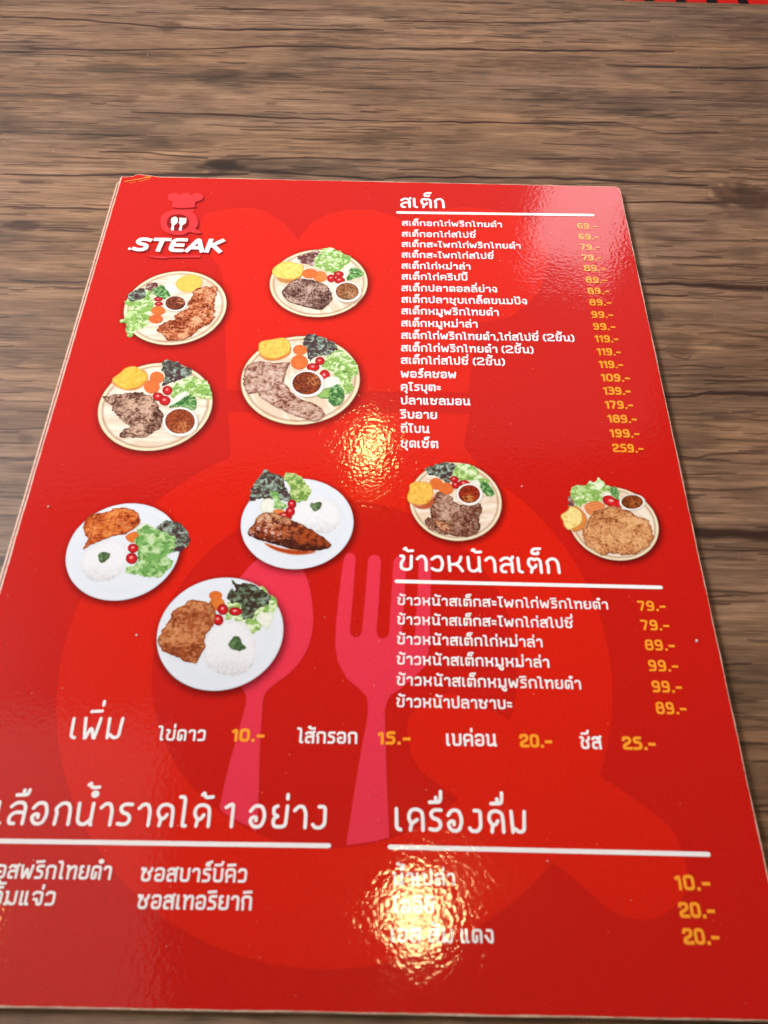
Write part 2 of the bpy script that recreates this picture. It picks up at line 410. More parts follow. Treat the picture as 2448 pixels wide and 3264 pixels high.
cr = N.new("ShaderNodeValToRGB"); cr.color_ramp.elements[0].color = (0.10, 0.095, 0.09, 1); cr.color_ramp.elements[1].color = (0.20, 0.19, 0.175, 1)
L.new(tc.outputs["Object"], n.inputs["Vector"]); L.new(n.outputs["Fac"], cr.inputs[0]); L.new(cr.outputs[0], P.inputs["Base Color"])
edge = build_table()
new_obj("floor", [(-3000, -3000, -725), (3000, -3000, -725), (3000, 3000, -725), (-3000, 3000, -725)], [(0, 1, 2, 3)], M_FLOOR, kind="structure")

def box(x0, x1, y0, y1, z0, z1):
    v = [(x0, y0, z0), (x1, y0, z0), (x1, y1, z0), (x0, y1, z0), (x0, y0, z1), (x1, y0, z1), (x1, y1, z1), (x0, y1, z1)]
    return v, [(0, 3, 2, 1), (4, 5, 6, 7), (0, 1, 5, 4), (1, 2, 6, 5), (2, 3, 7, 6), (3, 0, 4, 7)]

def build_bench():
    """red slatted seat just beyond the far edge of the table, its black gaps pointing at us"""
    ZS = -60.0
    xs = [U(px, 4, ZS)[0] for px in (1868, 1960, 1996, 2057, 2091, 2157, 2192, 2254, 2291, 2354, 2389, 2460, 2495, 2560)]
    y0 = edge(xs[0]) + 14
    y1 = y0 + 360
    bx = (xs[0] + xs[-1]) / 2; base = (bx, y0 + 180, -725)
    root = empty("bench", "bright red slatted seat with black gaps just beyond the table's far right edge", "bench", base)
    v, f = box(xs[0], xs[-1] + 60, y0, y1, ZS - 26, ZS - 14); new_obj("seat_tray", v, f, M_DARK, root, base=base)
    for i in range(0, len(xs), 2):
        a = xs[i]; b = xs[i + 1]
        v, f = box(a, b, y0 + 1, y1 - 1, ZS - 13.5, ZS)
        o = new_obj("slat", v, f, M_REDP, root, base=base)
        bv = o.modifiers.new("bevel", 'BEVEL'); bv.width = 0.001; bv.segments = 2
        if i + 2 < len(xs):
            v, f = box(b + .5, xs[i + 2] - .5, y0 + 1, y1 - 1, ZS - 13.5, ZS - 1)
            new_obj("slat", v, f, M_DARK, root, base=base, label="black slat between the red ones")
    for lx in (xs[0] + 15, xs[-1] + 40):
        for ly in (y0 + 20, y1 - 20):
            v, f = box(lx - 12, lx + 12, ly - 12, ly + 12, -725, ZS - 26.5); new_obj("leg", v, f, M_DARK, root, base=base)
build_bench()

# ------------------------------------------------------------------ the menu card
menu = empty("menu", "glossy red steakhouse menu card with food photos and prices lying on the wooden table", "menu", (BASE.x, BASE.y, TZ))
MB = (BASE.x, BASE.y, TZ)
def menu_part(name, verts, faces, mat, parent=None, **k):
    return new_obj(name, verts, faces, mat, parent or menu, base=MB, **k)

def prism(outline, z0, z1):
    n = len(outline)
    v = [(x, y, z1) for x, y in outline] + [(x, y, z0) for x, y in outline]
    f = [tuple(range(n))] + [tuple(range(2 * n - 1, n - 1, -1))] + [(i, n + i, n + (i + 1) % n, (i + 1) % n) for i in range(n)]
    return v, f
def rnd_rect(x0, y0, x1, y1, r):
    pts = []
    for cx, cy, a0, rr in ((x1 - r[0], y1 - r[0], 0, r[0]), (x0 + r[1], y1 - r[1], 90, r[1]), (x0 + r[2], y0 + r[2], 180, r[2]), (x1 - r[3], y0 + r[3], 270, r[3])):
        for k in range(6):
            a = math.radians(a0 + 18 * k); pts.append((cx + rr * math.cos(a), cy + rr * math.sin(a)))
    return pts
rr = random.Random(3)
def roughen(pts, step, amp):
    out = []
    n = len(pts)
    for i in range(n):
        a = pts[i]; b = pts[(i + 1) % n]; d = math.dist(a, b); k = max(1, int(d / step))
        for j in range(k):
            t = j / k; out.append((a[0] + (b[0] - a[0]) * t + (rr.uniform(-amp, amp) if j else 0), a[1] + (b[1] - a[1]) * t + (rr.uniform(-amp, amp) if j else 0)))
    return out
front = rnd_rect(0, -297, 210, 0, (2.5, 0.8, 1.5, 2.0))
v, f = prism(rnd_rect(-1.75, -297.3, 209.4, -0.6, (4.0, 2.5, 1.5, 2.0)), TZ + 0.05, -1.55); menu_part("back_board", v, f, M_EDGE)
v, f = prism(rnd_rect(-1.0, -296.9, 209.1, -0.9, (4.0, 2.5, 1.5, 2.0)), -1.54, -1.30); menu_part("fold_shadow_sheet", v, f, M_FOLD_SHADOW)  # dark red sheet standing in for the shadow line between the boards
tear = [U(px, py) for px, py in ((506, 563), (480, 559), (440, 554.5), (432, 557), (424, 561.5), (400, 563))]
fr = [p for p in front]
# insert the lifted laminate flake on the far edge (between far right and far left corner)
i = max(j for j in range(len(fr)) if fr[j][1] > -0.01 and fr[j][0] > 100)
fr = fr[:i + 1] + tear + fr[i + 1:]
v, f = prism(roughen(fr, 6, 0.10), -1.29, -0.05); menu_part("front_board", v, f, M_EDGE)
face = rnd_rect(0.58, -296.68, 209.72, -0.28, (2.3, 0.6, 1.2, 1.7))
i = max(j for j in range(len(face)) if face[j][1] > -0.4 and face[j][0] > 100)
face = face[:i + 1] + [(x, y - 0.35) for x, y in tear] + face[i + 1:]
v, f = prism(roughen(face, 3, 0.09), -0.048, 0.0); menu_part("printed_face", v, f, M_BG)

def smooth_closed(pts, sub=6):
    n = len(pts); out = []
    for i in range(n):
        p0, p1, p2, p3 = (np.array(pts[(i + k - 1) % n], float) for k in range(4))
        for j in range(sub):
            t = j / sub
            out.append(tuple(0.5 * ((2 * p1) + (-p0 + p2) * t + (2 * p0 - 5 * p1 + 4 * p2 - p3) * t * t + (-p0 + 3 * p1 - 3 * p2 + p3) * t ** 3)))
    return out
def fill(polys, eps=1e-5):
    """union of polygons -> triangles"""
    vs = []; fs = []
    for p in polys:
        if sum(p[i - 1][0] * p[i][1] - p[i][0] * p[i - 1][1] for i in range(len(p))) < 0: p = p[::-1]
        b = len(vs); vs += [Vector(q) for q in p]; fs.append(list(range(b, b + len(p))))
    r = delaunay_2d_cdt(vs, [], fs, 1, eps)
    return [(p.x, p.y) for p in r[0]], [tuple(t) for t, src in zip(r[2], r[5]) if src]
def flat(name, polys, z, mat, parent=None, **k):
    v, f = fill(polys)
    f = [t if (v[t[1]][0]-v[t[0]][0])*(v[t[2]][1]-v[t[0]][1])-(v[t[1]][1]-v[t[0]][1])*(v[t[2]][0]-v[t[0]][0]) > 0 else t[::-1] for t in f]
    return menu_part(name, [(x, y, z) for x, y in v], f, mat, parent, **k)

# --- the big pale emblem behind everything: chef's hat over a Q, spoon and fork
Z1, Z2, Z3, Z4, Z5 = 0.03, 0.06, 0.09, 0.12, 0.14
up = lambda L_, s=1.0, x0=0, y0=0: [U(x0 + x / s, y0 + y / s) for x, y in L_]
hat = up([(722,1243),(719,1060),(712,900),(700,850),(660,800),(641,745),(640,700),(655,683),(700,670),(745,664),(794,662),(850,675),(905,712),(935,745),(950,768),
          (965,745),(990,712),(1039,685),(1106,668),(1190,668),(1260,690),(1300,715),(1330,690),(1400,668),(1480,660),(1570,668),(1660,690),(1725,730),(1745,790),(1745,850),(1722,925),(1680,975),(1625,1012),(1520,1030),(1511,1107),(1492,1252)])
flat("chef_hat_print", [hat], Z1, M_RING)
# circles of the Q from three measured points each
def circ3(a, b, c):
    (x1, y1), (x2, y2), (x3, y3) = a, b, c
    d = 2 * (x1 * (y2 - y3) + x2 * (y3 - y1) + x3 * (y1 - y2))
    ux = ((x1**2 + y1**2) * (y2 - y3) + (x2**2 + y2**2) * (y3 - y1) + (x3**2 + y3**2) * (y1 - y2)) / d
    uy = ((x1**2 + y1**2) * (x3 - x2) + (x2**2 + y2**2) * (x1 - x3) + (x3**2 + y3**2) * (x2 - x1)) / d
    return ux, uy, math.dist((ux, uy), (x1, y1))
oc = circ3(U(181, 2315), U(1049, 3090), U(1952, 2200))
ic = circ3(U(490, 2240), U(1150, 2696), U(1651, 2121))
arc = lambda c, n, r=None: [(c[0] + (r or c[2]) * math.cos(2 * math.pi * k / n), c[1] + (r or c[2]) * math.sin(2 * math.pi * k / n)) for k in range(n)]
O = arc(oc, 120); I = arc(ic, 120)
# annulus as quads between the two circles
annv = [(x, y, Z1) for x, y in O] + [(x, y, Z1) for x, y in I]
annf = [(k, (k + 1) % 120, 120 + (k + 1) % 120, 120 + k) for k in range(120)]
# the tab on top and the tail are unioned with the ring by the triangulator
ringpolys = [[(annv[i][0], annv[i][1]) for i in q] for q in annf]
tab = up([(727,1314),(1498,1320),(1478,1425),(1524,1481),(1400,1560),(900,1560),(720,1500),(735,1440)])
tail = smooth_closed(up([(1298,2330),(1315,2270),(1370,2225),(1440,2212),(1530,2245),(1700,2340),(1922,2480),(2065,2578),(2148,2653),(2193,2789),(2163,2879),(2065,2932),(1952,2905),(1877,2842),(1764,2751),(1600,2650),(1426,2520),(1328,2440)]), 4)
flat("letter_q_print", ringpolys + [tab, tail], Z1, M_RING)
fk = lambda L_: up(L_, 2.07375, 650, 1700)
forkp = fk([(925,165),(940,135),(965,128),(990,138),(1003,165),(985,420),(965,640),(972,672),(1000,688),(1030,680),(1045,650),(1068,400),(1085,175),(1100,150),(1128,142),(1158,152),(1170,180),(1158,420),(1140,645),(1150,682),(1180,697),(1212,686),(1225,655),(1240,400),(1253,185),(1268,160),(1295,152),(1325,165),(1337,195),(1326,420),(1310,655),(1322,692),(1355,704),(1386,690),(1397,655),(1410,420),(1420,195),(1435,160),(1458,150),(1485,162),(1500,195),
            (1500,330),(1496,560),(1485,780),(1460,880),(1380,960),(1290,1035),(1235,1070),(1215,1100),(1195,1170),(1198,1300),(1207,1600),(1225,2010),(1140,2035),(1060,2048),(940,2062),(980,1800),(1040,1430),(1075,1250),(1085,1180),(1082,1110),(1075,1080),(1030,1030),(945,960),(885,850),(868,740),(874,600),(885,480),(905,300)])
flat("fork_print", [forkp], Z2, M_PINK)
spoonp = smooth_closed(fk([(655,240),(700,370),(722,530),(710,680),(660,810),(570,920),(450,1010),(400,1070),(385,1170),(370,1430),(352,1935),(300,1935),(200,1890),(110,1825),(118,1740),(175,1500),(240,1270),(280,1100),(262,1040),(210,985),(110,900),(20,780),(0,640),(60,480),(240,290),(330,190),(440,140),(570,160)]), 4)
flat("spoon_print", [spoonp], Z2, M_PINK)

# --- lettering: every glyph is drawn with strokes and filled as one outline
G0 = {  # unit: consonant height = 1; (advance, strokes)
'ก': (.62, [[(.06,0),(.06,.55),(-.02,.68),(.08,1),(.6,1),(.6,0)]]),
'ข': (.60, [[(0,1),(.17,1),(.17,.72),(.05,.58),(.05,0),(.58,0),(.58,1)]]),
'ค': (.62, [[(.06,0),(.06,.34),(.36,.48)],[(.06,.34),(0,.55),(.02,1),(.6,1),(.6,0)]]),
'ง': (.50, [[(.12,1),(.46,1),(.46,0),(.26,0),(0,.5)]]),
'จ': (.56, [[(0,.84),(.08,1),(.55,1),(.55,0),(.28,0),(.28,.42),(.08,.42)]]),
'ช': (.66, [[(0,1),(.17,1),(.17,.72),(.05,.58),(.05,0),(.56,0),(.56,.52),(.40,.64),(.64,.8),(.66,1)]]),
'ซ': (.70, [[(0,1),(.03,.82),(.14,.96),(.24,.98),(.2,.72),(.07,.58),(.07,0),(.58,0),(.58,.52),(.42,.64),(.66,.8),(.68,1)]]),
'ด': (.60, [[(.28,.46),(.28,0),(.02,0),(.02,1),(.58,1),(.58,0)]]),
'ต': (.66, [[(.28,.46),(.28,0),(.02,0),(.02,1),(.2,1),(.33,.84),(.46,1),(.64,1),(.64,0)]]),
'ท': (.64, [[(0,1),(.1,1),(.1,0)],[(.1,.6),(.34,1),(.62,1),(.62,0)]]),
'น': (.66, [[(0,1),(.08,1),(.08,0),(.36,0),(.58,.24)],[(.58,1),(.58,0),(.66,0)]]),
'บ': (.60, [[(0,1),(.06,1),(.06,0),(.58,0),(.58,1)]]),
'ป': (.60, [[(0,1),(.06,1),(.06,0),(.58,0),(.58,1.36)]]),
'พ': (.78, [[(0,1),(.12,0),(.2,0),(.38,.85),(.56,0),(.64,0),(.76,1)]]),
'ม': (.66, [[(0,1),(.08,1),(.08,0)],[(0,0),(.06,0),(.24,.2),(.3,0),(.62,0),(.62,1)]]),
'ย': (.60, [[(.16,1),(.02,1),(.02,.58),(.24,.54),(.02,.46),(.02,0),(.58,0),(.58,1)]]),
'ร': (.46, [[(.46,1),(.04,1),(.04,.6),(.44,.56),(.44,0),(.02,0)]]),
'ล': (.60, [[(.02,.86),(.1,1),(.58,1),(.58,0)],[(.58,.56),(.02,.56),(.02,0),(.26,0)]]),
'ส': (.62, [[(.02,.86),(.1,1),(.58,1),(.58,0)],[(.58,.56),(.02,.56),(.02,0),(.26,0)],[(.40,.86),(.66,1.08)]]),
'ว': (.50, [[(0,.84),(.06,1),(.48,1),(.48,0),(.04,0)]]),
'ห': (.66, [[(0,1),(.08,1),(.08,0)],[(.08,.5),(.42,.5),(.58,.7),(.62,1)],[(.42,.5),(.6,.4),(.6,0)]]),
'อ': (.58, [[(0,.84),(.08,1),(.56,1),(.56,0),(.02,0),(.02,.48),(.26,.48)]]),
'า': (.44, [[(0,.84),(.06,1),(.42,1),(.42,0)]]),
'ะ': (.30, [[(0,.72),(.28,.68)],[(0,.28),(.28,.24)]]),
'เ': (.16, [[(.02,1),(.02,0),(.14,0)]]),
'แ': (.48, [[(.02,1),(.02,0),(.14,0)],[(.34,1),(.34,0),(.46,0)]]),
'โ': (.32, [[(.34,1.4),(-.04,1.4)],[(.06,1.4),(.14,1.2),(.14,0),(.28,0)]]),
'ไ': (.28, [[(-.08,1.38),(.1,1.38),(.14,1.2),(.14,0),(.26,0)]]),
'่': (0, [[(0,1.36),(0,1.56)]]),
'้': (0, [[(-.38,1.5),(-.3,1.6),(-.24,1.36),(.08,1.40)]]),
'็': (0, [[(.04,1.72),(-.36,1.70),(-.44,1.34),(-.1,1.34),(-.08,1.44)]]),
'์': (0, [[(-.06,1.34),(-.26,1.34),(-.24,1.5),(.08,1.64)]]),
'ิ': (0, [[(-.5,1.36),(-.02,1.40)]]),
'ี': (0, [[(-.5,1.36),(-.04,1.38),(0,1.62)]]),
'ื': (0, [[(-.5,1.36),(-.04,1.38),(0,1.62)],[(-.22,1.38),(-.22,1.6)]]),
'ั': (0, [[(-.42,1.54),(-.34,1.36),(-.04,1.36),(.04,1.58)]]),
'ุ': (0, [[(-.16,-.26),(0,-.26),(0,-.52)]]),
'ู': (0, [[(-.34,-.26),(-.24,-.26),(-.24,-.5),(0,-.5),(0,-.24)]]),
' ': (.36, []), ',': (.10, [[(.06,.06),(0,-.16)]]),
'(': (.20, [[(.2,1.2),(.02,.95),(.02,.15),(.2,-.1)]]), ')': (.20, [[(0,1.2),(.18,.95),(.18,.15),(0,-.1)]]),
}
DG = {'0': (.58, [[(0,.5),(0,1),(.56,1),(.56,0),(0,0),(0,.52)]]), '1': (.28, [[(0,.84),(.22,1),(.22,0)]]),
'2': (.58, [[(0,.82),(.04,1),(.54,1),(.54,.6),(.02,.28),(.0,0),(.58,0)]]), '3': (.56, [[(0,1),(.52,1),(.52,.54),(.16,.54)],[(.3,.54),(.54,.54),(.54,0),(0,0)]]),
'5': (.56, [[(.5,1),(.06,1),(.02,.58),(.52,.58),(.52,0),(0,0)]]), '6': (.58, [[(.5,1),(.02,1),(.02,0),(.54,0),(.54,.56),(.02,.56)]]),
'7': (.54, [[(0,1),(.54,1),(.2,0)]]), '8': (.60, [[(.28,.54),(.03,.54),(.03,1),(.55,1),(.55,.54),(.28,.54)],[(.28,.54),(0,.54),(0,0),(.58,0),(.58,.54),(.28,.54)]]),
'9': (.58, [[(.04,0),(.54,0),(.54,1),(.02,1),(.02,.46),(.54,.46)]]), '.': (.10, [[(.04,0.0),(.06,0.0)]]), '-': (.40, [[(.02,.42),(.38,.42)]])}
G1 = {  # the airy rounded face of the headings
'ก': (.66, [[(.06,0),(.08,.55),(0,.7),(.2,1),(.5,1),(.62,.7),(.64,0)]]),
'ข': (.60, [[(0,1),(.17,1),(.17,.78),(.02,.5),(.04,.1),(.3,0),(.56,.1),(.58,1)]]),
'ค': (.68, [[(.1,0),(.14,.3),(.4,.5)],[(.14,.3),(0,.6),(.1,.95),(.36,1.02),(.62,.9),(.66,.5),(.66,0)]]),
'ด': (.68, [[(.14,0),(.18,.3),(.32,.34),(.42,.52)],[(.18,.3),(0,.6),(.1,.95),(.36,1.02),(.62,.9),(.66,.5),(.66,0)]]),
'ต': (.70, [[(.14,0),(.2,.3),(.36,.34),(.42,.52)],[(.2,.3),(0,.55),(.06,.95),(.26,1),(.34,.86),(.48,1),(.66,.9),(.68,.5),(.68,0)]]),
'ง': (.56, [[(.24,1),(.5,1),(.5,.2),(.36,0),(.1,0),(0,.14)]]),
'น': (.66, [[(.0,1),(.04,.15),(.2,0),(.38,0),(.58,.24)],[(.6,1),(.6,0),(.64,0)]]),
'พ': (.74, [[(0,1),(.1,0),(.3,.4),(.34,.5),(.38,.4),(.56,0),(.7,1)],[(.1,0),(.16,0),(.34,.62),(.5,0),(.56,0)]]),
'ม': (.70, [[(.06,1),(.1,0)],[(.1,.06),(.2,.18),(.36,0),(.6,.06),(.66,1)]]),
'ย': (.62, [[(.18,1),(.02,.92),(.04,.58),(.26,.52),(.02,.4),(.06,.04),(.3,0),(.56,.06),(.6,1)]]),
'ร': (.52, [[(.5,.98),(.2,1),(.02,.84),(.1,.6),(.42,.5),(.5,.2),(.3,0),(.0,.06)]]),
'ล': (.66, [[(.02,.8),(.2,1),(.5,1),(.62,.8),(.62,0)],[(.62,.52),(.2,.54),(.0,.3),(.06,0),(.26,0)]]),
'ส': (.66, [[(.02,.8),(.2,1),(.48,.98),(.62,.72),(.62,0)],[(.62,.52),(.2,.54),(.0,.3),(.06,0),(.26,0)],[(.5,.9),(.66,.98),(.68,1.08)]]),
'ว': (.62, [[(0,.8),(.2,1),(.46,1),(.6,.5),(.46,0),(.2,0),(0,.14)]]),
'ห': (.74, [[(0,1),(.04,0)],[(.04,.46),(.34,.46),(.56,.62),(.66,1)],[(.34,.46),(.52,.36),(.72,0)]]),
'อ': (.66, [[(0,.74),(.16,1),(.48,1),(.64,.5),(.48,0),(.14,0),(.0,.3),(.1,.46),(.26,.46),(.26,.3)]]),
'า': (.50, [[(0,.8),(.16,1),(.36,1),(.48,.7),(.48,0)]]),
'เ': (.24, [[(0,1),(.02,.06),(.2,0)]]),
'1': (.4, [[(.0,.9),(.3,1.12),(.3,0)]]),
}
LATIN = {'S': (.78, [[(.72,.92),(.5,1),(.14,1),(.02,.74),(.22,.56),(.54,.5),(.72,.28),(.58,0),(.2,0),(0,.08)]]),
'T': (.82, [[(0,1),(.8,1)],[(.4,1),(.4,0)]]), 'E': (.72, [[(.68,1),(.0,1),(.0,0),(.68,0)],[(0,.5),(.6,.5)]]),
'A': (.90, [[(0,0),(.42,1),(.5,1),(.9,0)],[(.16,.28),(.76,.28)]]), 'K': (.78, [[(0,0),(0,1)],[(.72,1),(.06,.42)],[(.24,.54),(.76,0)]])}

def round_path(pts, r):
    if len(pts) < 3: return pts
    out = [pts[0]]
    for i in range(1, len(pts) - 1):
        p = np.array(pts[i]); a = np.array(pts[i - 1]); b = np.array(pts[i + 1])
        da = np.linalg.norm(a - p); db = np.linalg.norm(b - p)
        rr_ = min(r, da * .48, db * .48)
        if rr_ < 1e-4: out.append(tuple(p)); continue
        s = p + (a - p) / da * rr_; e = p + (b - p) / db * rr_
        for t in (0, .25, .5, .75, 1):
            out.append(tuple((1 - t) ** 2 * s + 2 * t * (1 - t) * p + t * t * e))
    out.append(pts[-1]); return out
def stroke_polys(pts, t, cap):
    """one quad per segment and a small disc at each joint"""
    h = t / 2; P_ = []
    pts = [np.array(p) for p in pts]
    n = len(pts)
    for i in range(n - 1):
        a, b = pts[i], pts[i + 1]; d = b - a; ln = np.linalg.norm(d)
        if ln < 1e-5: continue
        d = d / ln; nn = np.array((-d[1], d[0])) * h
        a2 = a - d * h * 0.98 if (i == 0 and cap == 'flat') else a; b2 = b + d * h * 0.98 if (i == n - 2 and cap == 'flat') else b
        P_.append([tuple(a2 - nn), tuple(b2 - nn), tuple(b2 + nn), tuple(a2 + nn)])
    for i in range(n):
        if cap == 'flat' and i in (0, n - 1): continue
        P_.append([(pts[i][0] + h * math.cos(k * math.pi / 5 + .17), pts[i][1] + h * math.sin(k * math.pi / 5 + .17)) for k in range(10)])
    return P_
UPPER = set('่้์'); VOW = set('ิีื็ั')
def layout(s, face, digit_h=1.26):
    x = 0.0; out = []; base_right = 0; tall = False; prev = ''; gap = .30
    for ci, ch in enumerate(s):
        if ch == 'ำ':
            cx = base_right - .04
            out.append([(cx + .10 * math.cos(k * math.pi / 5), 1.46 + .10 * math.sin(k * math.pi / 5)) for k in range(11)])
            ch = 'า'
        if ch in LATIN and face == 'latin': adv, st = LATIN[ch]; sc = 1
        elif face == 'head' and ch in G1: adv, st = G1[ch]; sc = 1
        elif ch in DG: adv, st = DG[ch]; sc = digit_h
        else: adv, st = G0[ch]; sc = 1
        if adv == 0:
            dy = 0
            if ch in UPPER and prev in VOW: dy = .34
            if ch in UPPER and s[ci + 1:ci + 2] == 'ำ': dy = .40
            dx = base_right - (.16 if (prev == 'ป') else 0)
            for q in st: out.append([(dx + a, b + dy) for a, b in q])
        else:
            for q in st: out.append([(x + a * sc, b * sc) for a, b in q])
            base_right = x + adv * sc - .03
            x += adv * sc + (gap if ch != ' ' else 0)
        prev = ch
    return out, x - gap
def text(s, pl, pr, hpx, mat, face='item', t=None, z=Z5, name="dish_name", label=None, parent=None, shear=0.0, off=(0, 0), halo=None):
    """pl, pr: ends of the baseline as seen in the photograph, hpx: height of a consonant (or figure) there"""
    fig = all(c in DG for c in s)
    a = np.array(U(*pl)); b = np.array(U(*pr)); c = np.array(U(pl[0], pl[1] - hpx))
    H = abs(c[1] - a[1]); W = np.linalg.norm(b - a); ux = (b - a) / W; uy = np.array((-ux[1], ux[0]))
    st, adv = layout(s, face, 1.0 if fig else 1.26)
    t = t or (0.19 if fig else 0.195 if face == 'item' else 0.165)
    tm = t * H; sx = (W - tm) / max(adv, .1); sy = (H - tm)
    cap = 'round' if face == 'head' else 'flat'
    V = []; Fc = []
    polys = []
    for q in st:
        p = round_path([(x * sx + tm / 2 + shear * y * sy, y * sy + tm / 2) for x, y in q], (0.30 if face == 'head' else 0.20) * H)
        polys += stroke_polys(p, tm, cap)
    # triangulate in clusters that do not touch, to keep the triangulator fast
    polys.sort(key=lambda P_: min(p[0] for p in P_))
    groups = []; cur = []; mx = -1e9
    for P_ in polys:
        m0 = min(p[0] for p in P_)
        if cur and m0 > mx + 0.001: groups.append(cur); cur = []; mx = -1e9
        cur.append(P_); mx = max(mx, max(p[0] for p in P_))
    if cur: groups.append(cur)
    for g in groups:
        vv, ff = fill(g)
        k = len(V)
        for x, y in vv:
            w_ = a + ux * (x + off[0]) + uy * (y + off[1]); V.append((w_[0], w_[1], z))
        for f_ in ff:
            (x0, y0), (x1, y1), (x2, y2) = (vv[i] for i in f_[:3])
            if (x1 - x0) * (y2 - y0) - (y1 - y0) * (x2 - x0) < 0: f_ = f_[::-1]
            Fc.append(tuple(i + k for i in f_))
    return menu_part(name, V, Fc, mat, parent, label=label)
def rule(pl, pr, thpx, z=Z5):
    a = np.array(U(*pl)); b = np.array(U(*pr)); h = abs(U(pl[0], pl[1] - thpx)[1] - a[1])
    return flat("heading_rule", stroke_polys([tuple(a), tuple(b)], h, 'round'), z, M_WHITE)

def heading(s, *a, **k): text(s, *a, M_WHITE, face='head', name="heading", label="white heading reading " + s.replace('  ', ' '), **k)
heading("สเต็ก", (1275, 663), (1419, 665), 32)
rule((1268, 678), (1889, 686.5), 7.5)
heading("ข้าวหน้าสเต็ก", (1272, 1821), (1789, 1831), 53)
rule((1264, 1853.5), (2106, 1873), 11.5)
heading("เพิ่ม", (218, 2357), (388, 2358), 72, shear=0.0, t=.14)
heading("เลือกน้ำราดได้ 1 อย่าง", (-24, 2630), (1044, 2645), 79, t=.15)
rule((-34, 2680.5), (1048, 2696), 15.5)
heading("เครื่องดื่ม", (1257, 2650.5), (1684, 2660), 78, t=.155)
rule((1243, 2700), (2257, 2723.5), 15.5)

I1 = [("สเต็กอกไก่พริกไทยดำ",1280.7,719.8,1600.8,725.5),("สเต็กอกไก่สไปซี่",1280.5,754.9,1518,759),("สเต็กสะโพกไก่พริกไทยดำ",1280.3,787.8,1660.5,794),
("สเต็กสะโพกไก่สไปซี่",1280,821.8,1575.5,826.5),("สเต็กไก่หม่าล่า",1279.8,857.2,1500.6,860.5),("สเต็กไก่คริปปี้",1279.6,891.8,1490.5,895.3),
("สเต็กปลาดอลลี่ย่าง",1279.4,928.5,1586,933),("สเต็กปลาชุบเกล็ดขนมปัง",1279.2,965.5,1681.5,971.5),("สเต็กหมูพริกไทยดำ",1279,1002.2,1590.7,1007.5),
("สเต็กหมูหม่าล่า",1278.7,1041.4,1523,1045.3),("สเต็กไก่พริกไทยดำ,ไก่สไปซี่ (2ชิ้น)",1278.4,1080.5,1832.3,1089.5),("สเต็กไก่พริกไทยดำ (2ชิ้น)",1278,1120.4,1702,1127.5),
("สเต็กไก่สไปซี่ (2ชิ้น)",1277.8,1160.3,1610.6,1166),("พอร์คชอพ",1277.5,1204,1455.4,1206.8),("คุโรบุตะ",1277.2,1246,1405.5,1248),("ปลาแซลมอน",1277,1289.5,1499.5,1293),
("ริบอาย",1276.6,1334.5,1393.6,1336.5),("ทีโบน",1276.3,1379.5,1368.6,1381),("ชุดเซ็ต",1276,1427,1397.6,1429)]
for i, (s, xa, ya, xb, yb) in enumerate(I1):
    text(s, (xa, ya), (xb, yb), 14.5 + i * 0.46, M_WHITE, label="white dish name reading " + s)
P1 = [("69.-",1107,293,1218,0),("69.-",1115,352,1228,0),("79.-",1123,409,1235,0),("79.-",1132,468,1244,0),("89.-",1145,527,1263,0),("89.-",1155,592,1274,0),
("89.-",1165,653,1285,0),("89.-",1175,716,1297,0),("99.-",1185,784,1307,0),("99.-",1195,850,1319,0),("119.-",1205,918,1337,0),("119.-",1217,990,1350,0),("119.-",1228,1060,1362,0),
("109.-",1240,62+1071.4,1400,0),("139.-",1252,135+1071.4,1403,0),("179.-",1262,212+1071.4,1417,0),("189.-",1277,290+1071.4,1438,0),("199.-",1288,370+1071.4,1452,0),("259.-",1303,452+1071.4,1475,0)]
for i, (s, xa, y, xb, _) in enumerate(P1):
    xa = 1200 + xa / 1.728; xb = 1200 + xb / 1.728; y = 560 + y / 1.728
    text(s, (xa, y), (xb, y + (xb - xa) * .02), 17.5 + i * 0.52, M_YEL, name="price", label="amber price reading " + s, t=.195)
I2 = [("ข้าวหน้าสเต็กสะโพกไก่พริกไทยดำ",1266,1928.8,1939.4,1943.5),("ข้าวหน้าสเต็กสะโพกไก่สไปซี่",1265.5,1991,1828.7,2003),("ข้าวหน้าสเต็กไก่หม่าล่า",1265,2054.4,1730.6,2064),
("ข้าวหน้าสเต็กหมูหม่าล่า",1264.5,2118.6,1751.8,2129),("ข้าวหน้าสเต็กหมูพริกไทยดำ",1264,2185,1853.5,2198),("ข้าวหน้าปลาซาบะ",1263,2254.5,1633.4,2261.5)]
for i, (s, xa, ya, xb, yb) in enumerate(I2):
    text(s, (xa, ya), (xb, yb), 25.5 + i * 1.0, M_WHITE, label="white dish name reading " + s)
for s, xa, xb, y, h in [("79.-",2035,2124,1947.3,32),("79.-",2044.7,2135.8,2009,33),("89.-",2058,2153.6,2073.4,34.5),("99.-",2068.8,2164.5,2139.7,36),("99.-",2080,2177,2207.2,37.5),("89.-",2093,2191,2276.6,39)]:
    text(s, (xa, y), (xb, y + 1.5), h, M_YEL, name="price", label="amber price reading " + s)
for s, xa, xb, y, h in [("ไข่ดาว",503,654,2361,37),("ไส้กรอก",948,1139,2369.5,39),("เบค่อน",1422,1584,2378,40),("ชีส",1851,1920,2388,41),
                        ("น้ำเปล่า",1252,1451,2822,42),("โออิชิ",1250,1388,2910,43),("เอส ส้ม แดง",1245,1576,3003.5,46),
                        ("ซอสพริกไทยดำ",-62,352.6,2800,46),("น้ำจิ้มแจ่ว",-118,172.5,2884,47),("ซอสบาร์บีคิว",445,786,2810,46),("ซอสเทอริยากิ",434,802,2898,48)]:
    text(s, (xa, y), (xb, y + (xb - xa) * .012), h, M_WHITE, name="extra_name", label="white item name reading " + s, t=.19)
